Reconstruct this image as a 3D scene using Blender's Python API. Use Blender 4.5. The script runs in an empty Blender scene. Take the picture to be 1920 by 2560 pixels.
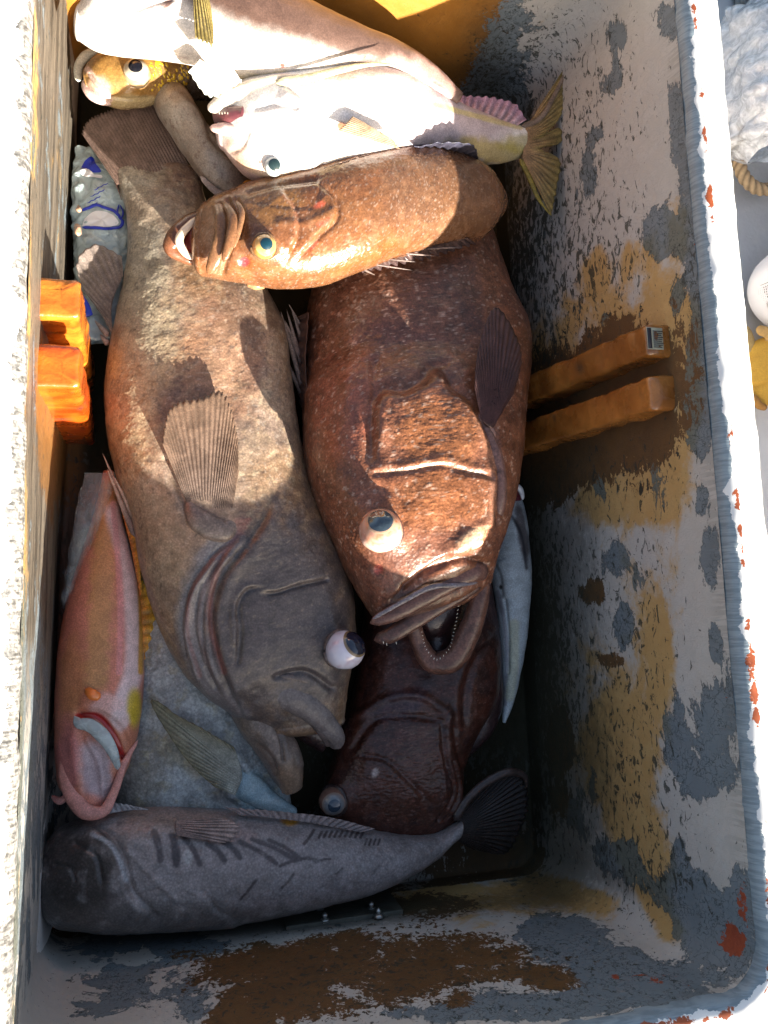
import bpy, math, random
import numpy as np
from mathutils import Vector
from mathutils.bvhtree import BVHTree
random.seed(5); rng = np.random.RandomState(5)
# ------------------------------------------------------------------ camera, sky, sun, exposure
F = 2143.0; H = 1.30
def _n(a): a = np.array(a, float); return a/np.linalg.norm(a)
NAD = _n((-600, 260, F)); LY = np.array((-850, -19600, F), float); LY -= LY.dot(NAD)*NAD; LY = _n(LY)
RX = np.cross(LY, -NAD); RM = np.array([RX, LY, -NAD]); CAM = np.array([0, 0, H])
def P(u, v, z):
    d = RM @ np.array([u-960., v-1280., F]); return CAM + d*((z-H)/d[2])
def proj(p):
    c = (np.asarray(p)-CAM) @ RM
    return 960+F*c[..., 0]/c[..., 2], 1280+F*c[..., 1]/c[..., 2]
def ray(u, v): return RM @ np.array([u-960., v-1280., F])
S = bpy.context.scene
cd = bpy.data.cameras.new('camera'); cam = bpy.data.objects.new('camera', cd); S.collection.objects.link(cam)
from mathutils import Matrix
cx = RM @ np.array([1, 0, 0]); cy = RM @ np.array([0, -1, 0]); cz = RM @ np.array([0, 0, -1])
cam.matrix_world = Matrix(((cx[0], cy[0], cz[0], 0), (cx[1], cy[1], cz[1], 0), (cx[2], cy[2], cz[2], H), (0, 0, 0, 1)))
cd.sensor_fit = 'VERTICAL'; cd.sensor_height = 24; cd.lens = 24*F/2560; cd.clip_start = .02; cd.clip_end = 3000
S.camera = cam
SUN = _n((1.3, -2.5, 1.0)); EL = math.asin(SUN[2]); AZ = math.atan2(SUN[0], SUN[1])
w = bpy.data.worlds.new('World'); S.world = w; w.use_nodes = True
nt = w.node_tree; sk = nt.nodes.new('ShaderNodeTexSky'); sk.sky_type = 'NISHITA'; sk.sun_disc = False
sk.sun_elevation = EL; sk.sun_rotation = AZ; sk.air_density = 1.0; sk.dust_density = 4.0; sk.ozone_density = .3
nt.links.new(sk.outputs[0], nt.nodes['Background'].inputs[0]); nt.nodes['Background'].inputs[1].default_value = 0.062
sd = bpy.data.lights.new('sun', 'SUN'); sd.energy = 5.0; sd.angle = math.radians(.53); sd.color = (1, .93, .82)
so = bpy.data.objects.new('sun', sd); S.collection.objects.link(so)
so.rotation_euler = Vector(SUN).to_track_quat('Z', 'Y').to_euler(); so.location = (3, -4, 3)
S.view_settings.view_transform = 'Standard'; S.view_settings.look = 'None'; S.view_settings.gamma = 1
S.view_settings.use_curve_mapping = False; S.view_settings.exposure = 2.2
S.render.resolution_x = 768; S.render.resolution_y = 1024

# ------------------------------------------------------------------ numeric helpers
_perm = np.random.RandomState(3).permutation(256); _perm = np.concatenate([_perm, _perm, _perm])
_g = np.random.RandomState(4).normal(size=(256, 3)); _g /= np.linalg.norm(_g, axis=1)[:, None]
def pn(p):
    p = np.asarray(p, float); i = np.floor(p).astype(int); f = p-i; i &= 255; s = f*f*f*(f*(f*6-15)+10)
    out = 0
    for a in (0, 1):
        for b in (0, 1):
            for c in (0, 1):
                h = _perm[_perm[_perm[(i[..., 0]+a) & 255]+((i[..., 1]+b) & 255)]+((i[..., 2]+c) & 255)]
                g = _g[h]; d = (g*(f-np.array([a, b, c]))).sum(-1)
                wt = (s[..., 0] if a else 1-s[..., 0])*(s[..., 1] if b else 1-s[..., 1])*(s[..., 2] if c else 1-s[..., 2])
                out = out+d*wt
    return out
def fbm(p, scale=1., oct=4, rough=.5):
    p = np.asarray(p)*scale; a = 1.; o = 0; t = 0
    for k in range(oct):
        o = o+a*pn(p+k*17.3); t += a; a *= rough; p = p*2.03
    return o/t
def smooth(x, a, b):
    t = np.clip((x-a)/(b-a), 0, 1); return t*t*(3-2*t)
def cr(pts, n):
    """centripetal-ish catmull rom resample of rows to n rows, uniform in chord length"""
    pts = np.array(pts, float); k = len(pts)
    if k == 1: return np.repeat(pts, n, 0)
    d = np.concatenate([[0], np.cumsum(np.linalg.norm(np.diff(pts[:, :2], axis=0), axis=1)+1e-9)])
    return crd(pts, d, np.linspace(0, d[-1], n))
def crd(pts, d, x):
    pts = np.array(pts, float); k = len(pts)
    m = np.zeros_like(pts)
    for i in range(k):
        if i == 0: m[i] = (pts[1]-pts[0])/(d[1]-d[0])
        elif i == k-1: m[i] = (pts[-1]-pts[-2])/(d[-1]-d[-2])
        else:
            a = (pts[i]-pts[i-1])/(d[i]-d[i-1]); b = (pts[i+1]-pts[i])/(d[i+1]-d[i])
            wa = d[i+1]-d[i]; wb = d[i]-d[i-1]; m[i] = (a*wa+b*wb)/(wa+wb)
    j = np.clip(np.searchsorted(d, x, side='right')-1, 0, k-2)
    h = (d[j+1]-d[j])[:, None]; t = ((x-d[j])[:, None])/h
    return (2*t**3-3*t**2+1)*pts[j]+(t**3-2*t**2+t)*h*m[j]+(-2*t**3+3*t**2)*pts[j+1]+(t**3-t**2)*h*m[j+1]
def pdist(U, V, poly, sm=True):
    """distance, signed distance (left of direction = +), along 0..1, overshoot"""
    poly = np.array(poly, float)
    if sm and len(poly) > 2: poly = cr(poly, len(poly)*5)
    best = np.full(U.shape, 1e9); sg = np.zeros(U.shape); al = np.zeros(U.shape); ov = np.zeros(U.shape)
    L = np.concatenate([[0], np.cumsum(np.linalg.norm(np.diff(poly, axis=0), axis=1))]); n = len(poly)-1
    for i in range(n):
        a = poly[i]; b = poly[i+1]; e = b-a; l = np.hypot(*e)+1e-9; e = e/l
        t = (U-a[0])*e[0]+(V-a[1])*e[1]; c = (U-a[0])*e[1]-(V-a[1])*e[0]
        tc = np.clip(t, 0, l); d = np.hypot(t-tc, c); m = d < best
        best = np.where(m, d, best); sg = np.where(m, np.sign(c)*np.hypot(c, 0*c), sg); al = np.where(m, (L[i]+tc)/L[-1], al)
        o = np.where((i == 0) & (t < 0), -t, 0)+np.where((i == n-1) & (t > l), t-l, 0); ov = np.where(m, o, ov)
    return best, sg, al, ov

# ------------------------------------------------------------------ object helpers
COL = S.collection
def wloc(o):
    l = Vector((0, 0, 0))
    while o is not None: l = l+o.location; o = o.parent
    return l
def root(name, label, cat, loc, group=None):
    o = bpy.data.objects.new(name, None); COL.objects.link(o); o.location = tuple(float(x) for x in loc); o.empty_display_size = .05
    o['label'] = label; o['category'] = cat
    if group: o['group'] = group
    return o
def tag(o, label=None, cat=None, group=None, kind=None):
    for k, v in (('label', label), ('category', cat), ('group', group), ('kind', kind)):
        if v: o[k] = v
    return o
def mk(name, V, faces, mat, parent=None, cols=None, attrs=None, smoothf=True):
    V = np.asarray(V, float).reshape(-1, 3)
    off = np.array(wloc(parent)) if parent is not None else np.zeros(3)
    me = bpy.data.meshes.new(name); faces = [np.asarray(f, np.int32) for f in ([faces] if isinstance(faces, np.ndarray) else faces)]
    faces = [f for f in faces if len(f)]
    tot = sum(len(f) for f in faces); lt = sum(f.size for f in faces)
    me.vertices.add(len(V)); me.vertices.foreach_set('co', (V-off).ravel().astype(np.float32))
    me.loops.add(lt); me.polygons.add(tot)
    me.loops.foreach_set('vertex_index', np.concatenate([f.ravel() for f in faces]).astype(np.int32))
    starts = []; s = 0
    for f in faces:
        starts.append(s+np.arange(len(f))*f.shape[1]); s += f.size
    me.polygons.foreach_set('loop_start', np.concatenate(starts).astype(np.int32))
    me.update(calc_edges=True); me.validate()
    if smoothf: me.polygons.foreach_set('use_smooth', np.ones(len(me.polygons), bool))
    if cols is not None: acol(me, 'col', cols)
    for k, a in (attrs or {}).items(): acol(me, k, a)
    me.materials.append(mat)
    o = bpy.data.objects.new(name, me); COL.objects.link(o)
    if parent is not None: o.parent = parent
    return o
def acol(me, name, a):
    a = np.asarray(a, float)
    if a.ndim == 1: a = np.repeat(a[None], len(me.vertices), 0)
    a = a.reshape(-1, a.shape[-1])
    if a.shape[-1] == 3: a = np.concatenate([a, np.ones((len(a), 1))], 1)
    at = me.attributes.new(name, 'FLOAT_COLOR', 'POINT'); at.data.foreach_set('color', a.astype(np.float32).ravel())
def gridf(n, m, closed=False, off=0):
    i, j = np.meshgrid(np.arange(n-1), np.arange(m if closed else m-1), indexing='ij'); j2 = (j+1) % m
    return (np.stack([i*m+j, i*m+j2, (i+1)*m+j2, (i+1)*m+j], -1).reshape(-1, 4)+off)
def gnormals(V, closed):
    if closed: dj = np.roll(V, -1, 1)-np.roll(V, 1, 1)
    else: dj = np.gradient(V, axis=1)
    di = np.gradient(V, axis=0); n = np.cross(di, dj); l = np.linalg.norm(n, axis=-1, keepdims=True)
    return n/np.maximum(l, 1e-12)
def box(name, lo, hi, mat, parent=None, bev=.003, rz=0., col=None):
    lo = np.array(lo, float); hi = np.array(hi, float); c = (lo+hi)/2; h = (hi-lo)/2
    q = np.array([[x, y, z] for x in (-1, 1) for y in (-1, 1) for z in (-1, 1)], float)*h
    r = np.array([[math.cos(rz), -math.sin(rz), 0], [math.sin(rz), math.cos(rz), 0], [0, 0, 1]])
    f = np.array([[0, 1, 3, 2], [4, 6, 7, 5], [0, 4, 5, 1], [2, 3, 7, 6], [0, 2, 6, 4], [1, 5, 7, 3]])
    o = mk(name, q@r.T+c, f, mat, parent, cols=col, smoothf=False)
    if bev:
        b = o.modifiers.new('b', 'BEVEL'); b.width = bev; b.segments = 3
    return o
def tube(name, pts, rad, mat, parent=None, nang=14, flat=1., col=(.5, .5, .5), n=None, up=(0, 0, 1), noise=0, colf=None, tipcol=None, subd=8):
    pts = np.array(pts, float); rad = np.broadcast_to(np.array(rad, float), (len(pts),))
    n = n or (len(pts)-1)*subd+1
    d = np.concatenate([[0], np.cumsum(np.linalg.norm(np.diff(pts, axis=0), axis=1)+1e-9)])
    x = np.linspace(0, d[-1], n); C = crd(pts, d, x); R = np.interp(x, d, rad)
    e = np.minimum(np.arange(n), np.arange(n)[::-1]); R = R*np.where(e == 0, .05, np.where(e == 1, .7, 1))
    T = np.gradient(C, axis=0); T /= np.linalg.norm(T, axis=1)[:, None]; up = np.array(up, float)
    A = np.cross(T, up); A /= np.linalg.norm(A, axis=1)[:, None]+1e-9; B = np.cross(A, T)
    th = np.linspace(0, 2*np.pi, nang, endpoint=False)
    V = C[:, None]+R[:, None, None]*(np.cos(th)[None, :, None]*A[:, None]+flat*np.sin(th)[None, :, None]*B[:, None])
    if noise: V = V+gnormals(V, True)*(fbm(V, 90, 3)*noise)[..., None]
    c = np.broadcast_to(np.array(col, float), V.shape).copy()
    if tipcol is not None:
        k = np.linspace(0, 1, n)[:, None, None]; c = c*(1-k)+np.array(tipcol)*k
    c *= (1+.5*fbm(V, 120, 3))[..., None]
    return mk(name, V, [gridf(n, nang, True), ], mat, parent, cols=c)

# ------------------------------------------------------------------ materials
class NT:
    def __init__(s, name):
        s.m = bpy.data.materials.new(name); s.m.use_nodes = True; s.t = s.m.node_tree; s.b = s.t.nodes['Principled BSDF']; s.out = s.t.nodes['Material Output']
    def n(s, typ, **k):
        x = s.t.nodes.new('ShaderNode'+typ)
        for a, b in k.items(): setattr(x, a, b)
        return x
    def l(s, a, b): s.t.links.new(a, b)
    def put(s, sock, v):
        if hasattr(v, 'links') or hasattr(v, 'is_output'): s.l(v, sock)
        else: sock.default_value = v
    def attr(s, name): return s.n('Attribute', attribute_name=name)
    def co(s, sc=(1, 1, 1), rot=(0, 0, 0)):
        tc = s.n('TexCoord'); mp = s.n('Mapping'); s.l(tc.outputs['Object'], mp.inputs[0]); mp.inputs['Scale'].default_value = sc; mp.inputs['Rotation'].default_value = rot
        return mp.outputs[0]
    def noise(s, co, scale, detail=4, rough=.55, dist=0.):
        x = s.n('TexNoise'); s.l(co, x.inputs['Vector']); x.inputs['Scale'].default_value = scale; x.inputs['Detail'].default_value = detail
        x.inputs['Roughness'].default_value = rough; x.inputs['Distortion'].default_value = dist; return x.outputs['Fac']
    def vor(s, co, scale, feat='F1', rnd=1.):
        x = s.n('TexVoronoi', feature=feat); s.l(co, x.inputs['Vector']); x.inputs['Scale'].default_value = scale; x.inputs['Randomness'].default_value = rnd
        return x.outputs['Distance']
    def math(s, op, a, b=0., c=0.):
        x = s.n('Math', operation=op)
        s.put(x.inputs[0], a); s.put(x.inputs[1], b); s.put(x.inputs[2], c); return x.outputs[0]
    def ss(s, v, lo, hi, a=0., b=1.):
        x = s.n('MapRange', interpolation_type='SMOOTHSTEP'); s.put(x.inputs[0], v); s.put(x.inputs[1], lo); s.put(x.inputs[2], hi); s.put(x.inputs[3], a); s.put(x.inputs[4], b); return x.outputs[0]
    def mix(s, f, a, b, mode='MIX'):
        x = s.n('Mix', data_type='RGBA', blend_type=mode); s.put(x.inputs[0], f)
        for k, v in ((6, a), (7, b)):
            if isinstance(v, tuple): v = tuple(v)+((1,) if len(v) == 3 else ())
            s.put(x.inputs[k], v)
        return x.outputs[2]
    def sep(s, v):
        x = s.n('SeparateColor'); s.l(v, x.inputs[0]); return x.outputs
    def bump(s, h, strength, dist=.002, nrm=None):
        x = s.n('Bump'); s.l(h, x.inputs['Height']); x.inputs['Strength'].default_value = strength; x.inputs['Distance'].default_value = dist
        if nrm is not None: s.l(nrm, x.inputs['Normal'])
        return x.outputs[0]

def skin(name, rough=.38, scale=260, sc_str=.5, blot=.35, coat=.25, warp=1., wr=.35, sss=0.):
    t = NT(name); c = t.attr('col').outputs['Color']; co = t.co()
    n1 = t.noise(co, 55, 6, .65, .6); n2 = t.noise(co, 420, 3, .6); v = t.vor(co, scale)
    f = t.ss(n1, .30, .70, 1-blot, 1+blot); f2 = t.ss(n2, .32, .68, 1-blot*.6, 1+blot*.6); f = t.math('MULTIPLY', f, f2)
    cell = t.ss(v, .1, .75, 1.1, .82); f = t.math('MULTIPLY', f, cell)
    g = t.n('CombineColor'); [t.l(f, g.inputs[i]) for i in range(3)]
    t.l(t.mix(1., c, g.outputs[0], 'MULTIPLY'), t.b.inputs['Base Color'])
    r = t.math('MULTIPLY_ADD', n1, wr, rough-wr/2); t.l(r, t.b.inputs['Roughness'])
    n3 = t.noise(co, 150, 4, .6, .3); b = t.bump(v, sc_str, .0010); b = t.bump(n1, .15, .004, b); b = t.bump(n3, min(.22, sc_str), .0014, b); b = t.bump(n2, .06, .0008, b); t.l(b, t.b.inputs['Normal'])
    t.b.inputs['Coat Weight'].default_value = coat; t.b.inputs['Coat Roughness'].default_value = .18; t.l(t.bump(n1, .4, .003), t.b.inputs['Coat Normal'])
    t.b.inputs['Specular IOR Level'].default_value = .32; return t.m
def plain(name, col=None, rough=.5, coat=0., bump=0., bs=200, blot=.25, metal=0., trans=0., alpha=None, sss=0.):
    t = NT(name); co = t.co(); n1 = t.noise(co, bs*.25, 5); n2 = t.noise(co, bs, 4)
    base = t.attr('col').outputs['Color'] if col is None else None
    f = t.math('MULTIPLY_ADD', n1, 2*blot, 1-blot); g = t.n('CombineColor'); [t.l(f, g.inputs[i]) for i in range(3)]
    t.l(t.mix(1., base if base is not None else tuple(col), g.outputs[0], 'MULTIPLY'), t.b.inputs['Base Color'])
    t.l(t.math('MULTIPLY_ADD', n1, .3, rough-.15), t.b.inputs['Roughness'])
    t.b.inputs['Coat Weight'].default_value = coat; t.b.inputs['Metallic'].default_value = metal; t.b.inputs['Transmission Weight'].default_value = trans
    if alpha is not None: t.b.inputs['Alpha'].default_value = alpha
    if bump: t.l(t.bump(n2, bump, .002), t.b.inputs['Normal'])
    if sss: t.b.inputs['Subsurface Weight'].default_value = sss; t.b.inputs['Subsurface Radius'].default_value = (.02, .008, .003)
    return t.m
def paint(name):
    """weathered box paint: attribute m1 = grey primer, ochre stain, brown bare resin; m2 = flecks, red primer, slime; m3 = streaks, arc stripes, orange"""
    t = NT(name); co = t.co(); cs = t.co((1, .45, 1)); m1 = t.sep(t.attr('m1').outputs['Color']); m2 = t.sep(t.attr('m2').outputs['Color']); m3 = t.sep(t.attr('m3').outputs['Color'])
    nA = t.noise(cs, 15, 12, .72, .5); nB = t.noise(co, 10, 10, .68, .6); nC = t.noise(cs, 120, 5, .7, .8); nD = t.noise(co, 40, 5, .6); nF = t.noise(co, 300, 4, .65)
    white = t.mix(nD, (.40, .385, .35), (.55, .52, .48))
    st = t.noise(t.co((60, 3.2, 60)), 1, 7, .7, .4)
    streakcol = t.mix(t.ss(st, .36, .64), (.035, .028, .02), (.15, .125, .095))
    base = t.mix(t.ss(m3[0], .2, .8), white, streakcol)
    # ochre stain soaking the white
    oc0 = t.math('MULTIPLY_ADD', t.math('SUBTRACT', nA, .5), 1.3, t.math('MULTIPLY_ADD', t.math('SUBTRACT', nB, .5), 1.5, m1[1])); oc = t.math('MULTIPLY', t.ss(oc0, .27, .62), .92)
    base = t.mix(oc, base, t.mix(nD, (.36, .20, .05), (.58, .37, .13)))
    # grey primer with sharp edges
    ga = t.math('MULTIPLY_ADD', t.math('SUBTRACT', nA, .5), 2.0, m1[0]); ga = t.math('MULTIPLY_ADD', t.math('SUBTRACT', nF, .5), .16, ga); ga = t.math('MULTIPLY_ADD', t.math('SUBTRACT', nC, .5), .30, ga)
    gm = t.ss(ga, .50, .512); edge = t.math('MULTIPLY', t.ss(ga, .475, .50), t.math('SUBTRACT', 1., t.ss(ga, .512, .535)))
    wv = t.n('VectorMath', operation='MULTIPLY_ADD'); 
    nn = t.n('TexNoise'); t.l(co, nn.inputs['Vector']); nn.inputs['Scale'].default_value = 55; nn.inputs['Detail'].default_value = 5; t.l(nn.outputs['Color'], wv.inputs[0]); wv.inputs[1].default_value = (.06, .06, .06); t.l(co, wv.inputs[2])
    cr_ = t.vor(wv.outputs[0], 80, 'DISTANCE_TO_EDGE'); crack = t.math('MULTIPLY', t.math('SUBTRACT', 1., t.ss(cr_, .010, .06)), t.ss(nD, .36, .52))
    grey = t.mix(nD, (.13, .160, .18), (.20, .235, .255)); grey = t.mix(t.math('MULTIPLY', oc, .75), grey, (.13, .13, .085)); grey = t.mix(t.math('MULTIPLY', crack, .75), grey, (.03, .035, .035))
    base = t.mix(gm, base, grey); base = t.mix(t.math('MULTIPLY', edge, .55), base, (.05, .05, .045))
    # brown bare laminate
    ba = t.math('MULTIPLY_ADD', t.math('SUBTRACT', nB, .5), 1.5, m1[2]); ba = t.math('MULTIPLY_ADD', t.math('SUBTRACT', nC, .5), 1.1, ba); ba = t.math('MULTIPLY_ADD', t.math('SUBTRACT', nF, .5), .3, ba); bm = t.ss(ba, .50, .52)
    brown = t.mix(t.noise(co, 26, 5, .6), (.09, .045, .017), (.16, .082, .028)); brown = t.mix(m3[2], brown, t.mix(nD, (.27, .105, .013), (.44, .20, .032)))
    base = t.mix(bm, base, brown)
    # flecks
    fl = t.ss(t.math('MULTIPLY_ADD', m2[0], .34, nC), .71, .735); base = t.mix(t.math('MULTIPLY', fl, .85), base, (.03, .034, .026))
    # slime
    sl = t.math('MULTIPLY', m2[2], t.ss(t.math('MULTIPLY_ADD', m2[2], .55, nC), .48, .82)); base = t.mix(t.math('MULTIPLY', sl, .96), base, t.mix(nD, (.008, .009, .007), (.04, .04, .025)))
    base = t.mix(t.math('MULTIPLY', t.math('MINIMUM', m2[2], 1.), .42), base, (.06, .055, .035))
    # stripes of exposed cloth close to the rim
    stp = t.ss(t.noise(t.co((16, 230, 22)), 1, 2, .5, .3), .44, .52)
    base = t.mix(t.math('MULTIPLY', t.math('MULTIPLY', m3[1], stp), .45), base, (.06, .055, .045))
    # red primer chips
    ra = t.math('MULTIPLY_ADD', t.math('SUBTRACT', t.noise(co, 60, 6, .7, .5), .5), 1.6, m2[1]); rm = t.ss(ra, .60, .62); base = t.mix(rm, base, t.mix(nC, (.16, .025, .015), (.42, .09, .03)))
    t.l(base, t.b.inputs['Base Color'])
    t.l(t.math('MULTIPLY_ADD', nD, .4, .38), t.b.inputs['Roughness']); t.l(t.math('MULTIPLY_ADD', t.math('MINIMUM', m2[2], 1.), -.42, .45), t.b.inputs['Specular IOR Level'])
    h = t.math('ADD', t.math('MULTIPLY', gm, -1.), t.math('MULTIPLY', bm, -.7)); h = t.math('MULTIPLY_ADD', crack, -.4, h); h = t.math('MULTIPLY_ADD', nF, .25, h); h = t.math('MULTIPLY_ADD', fl, -.8, h)
    h = t.math('MULTIPLY_ADD', t.math('MULTIPLY', m3[1], stp), -.8, h)
    b = t.bump(h, .55, .0016); b = t.bump(nD, .35, .006, b); t.l(b, t.b.inputs['Normal'])
    return t.m
def rimpaint(name):
    t = NT(name); co = t.co(); m1 = t.sep(t.attr('m1').outputs['Color'])
    nD = t.noise(co, 45, 6, .65, .4); nC = t.noise(co, 160, 5, .7); s = t.noise(t.co((30, 330, 30)), 1, 3, .6, .4)
    a = t.math('MULTIPLY_ADD', t.math('SUBTRACT', nD, .5), 1.3, m1[0]); g = t.ss(a, .5, .52)
    blue = t.mix(t.ss(s, .4, .6), (.18, .23, .265), (.26, .32, .36))
    lf_ = t.sep(t.attr('m2').outputs['Color'])[0]; blue = t.mix(lf_, blue, t.mix(t.ss(t.math('MULTIPLY_ADD', s, .35, t.math('MULTIPLY', nC, .65)), .38, .62), (.07, .068, .065), (.36, .355, .34)))
    base = t.mix(g, t.mix(nC, (.74, .73, .70), (.84, .83, .80)), blue)
    ra = t.math('MULTIPLY_ADD', t.math('SUBTRACT', t.noise(co, 30, 6, .7, .5), .5), 1.8, m1[1]); r = t.ss(ra, .56, .585)
    base = t.mix(r, base, t.mix(nC, (.16, .03, .015), (.50, .12, .03)))
    fl = t.ss(t.math('MULTIPLY_ADD', m1[2], .3, nC), .80, .82); base = t.mix(fl, base, (.10, .09, .08))
    t.l(base, t.b.inputs['Base Color']); t.b.inputs['Roughness'].default_value = .5
    h = t.math('MULTIPLY_ADD', t.math('MULTIPLY', g, s), .8, t.math('MULTIPLY', g, -1.)); t.l(t.bump(h, .4, .002), t.b.inputs['Normal'])
    return t.m
M = dict(
    grouper=skin('grouper_skin', .40, 330, .2, .24, .35), greyskin=skin('grey_skin', .36, 300, .4, .2, .4), brown=skin('brown_grouper_skin', .36, 260, .4, .34, .4), wet=skin('wet_skin', .27, 420, .1, .2, .5, wr=.25),
    smooth=skin('smooth_skin', .38, 520, .05, .14, .3), scaly=skin('scaly_skin', .33, 190, .9, .3, .3), fin=skin('fin_skin', .45, 600, .05, .3, .15), dark=skin('dark_skin', .34, 260, .3, .38, .4),
    eye=plain('eye_white', None, .22, .8, .1, 300, .12), pupil=plain('pupil', None, .06, 1., 0, 300, .1), flesh=plain('flesh', None, .3, .6, .4, 300, .3), tooth=plain('tooth', (.8, .75, .62), .3, .3),
    paint=paint('weathered_paint'), rim=rimpaint('rim_paint'), resin=plain('orange_resin', None, .28, .7, .6, 130, .45, sss=.0), steel=plain('bolt_steel', (.42, .42, .40), .35, 0, .3, 300, .3, .9),
    plate=plain('plate_metal', (.075, .075, .06), .5, 0, .8, 160, .8, .4), rope=plain('rope_fibre', None, .85, 0, .6, 900, .3), glove=plain('glove_cotton', None, .9, 0, .8, 1400, .3),
    white=plain('white_plastic', (.78, .78, .80), .4, .2, 0, 200, .06), ink=plain('black_ink', (.02, .02, .03), .6), blueink=plain('blue_ink', (.01, .03, .42), .4, .3), deck=plain('deck_paint', (.80, .80, .80), .6, 0, .5, 90, .12),
    paper=plain('sticker_paper', (.40, .38, .27), .6, 0, .2, 300, .35), grate=plain('grate', (.16, .19, .20), .6, 0, .3), hull=plain('hull_paint', (.75, .75, .74), .5))
M['fin'].node_tree.nodes['Principled BSDF'].inputs['Alpha'].default_value = .88
def plastic(name, tint, alpha, rough=.12):
    t = NT(name); co = t.co(); n = t.noise(co, 60, 4, .6, 1.)
    t.b.inputs['Base Color'].default_value = tuple(tint)+(1,); t.b.inputs['Roughness'].default_value = rough; t.b.inputs['Coat Weight'].default_value = 1.
    t.l(t.ss(n, .3, .75, alpha*.6, min(1., alpha*1.5)), t.b.inputs['Alpha']); t.l(t.bump(n, .8, .006), t.b.inputs['Normal']); return t.m
M['clear'] = plastic('clear_film', (.45, .55, .62), .16); M['icebag'] = plastic('ice_sack_film', (.85, .87, .88), .8, .15); M['milky'] = plastic('milky_film', (.50, .62, .64), 1.2, .2)

# ------------------------------------------------------------------ surface painting on meshes
def paintcols(V, base, ops):
    U, W = proj(V); c = np.broadcast_to(np.array(base, float), V.shape).copy()
    for op in ops:
        k = op[0]
        if k == 'blob':      # center, ru, rv, angle, color, strength, ragged
            _, (u, v), ru, rv, ang, col, st = op[:7]; rag = op[7] if len(op) > 7 else .35
            a = math.radians(ang); x = (U-u)*math.cos(a)+(W-v)*math.sin(a); y = -(U-u)*math.sin(a)+(W-v)*math.cos(a)
            d = np.sqrt((x/ru)**2+(y/rv)**2)+rag*fbm(V, 45, 4)*2; m = (1-smooth(d, .55, 1.15))*st
        elif k == 'band':
            _, poly, wd, col, st = op[:5]; rag = op[5] if len(op) > 5 else .2
            d, _, _, _ = pdist(U, W, poly); d = d/wd+rag*fbm(V, 80, 3)*2; m = (1-smooth(d, .4, 1.1))*st
        elif k == 'noise':
            _, sc, lo, hi, col, st = op[:6]; q = V*np.array(op[6] if len(op) > 6 else (1, 1, 1)); m = smooth(fbm(q, sc, 5, .6)*1.75, lo, hi)*st
        elif k == 'side':    # gradient across a line: colour on + side
            _, a, b, w0, w1, col, st = op[:7]; a = np.array(a); b = np.array(b); e = (b-a)/np.hypot(*(b-a))
            s = (U-a[0])*e[1]-(W-a[1])*e[0]; m = smooth(s+fbm(V, 30, 4)*30, w0, w1)*st
        c = c*(1-m[..., None])+np.array(col)*m[..., None]
    return satur(c)
SURF = {}; SAT = 1.0
def satur(c):
    c = np.asarray(c, float); l = (c*np.array([.3, .5, .2])).sum(-1, keepdims=True); return np.clip(l+(c-l)*SAT, .003, .95)
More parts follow.
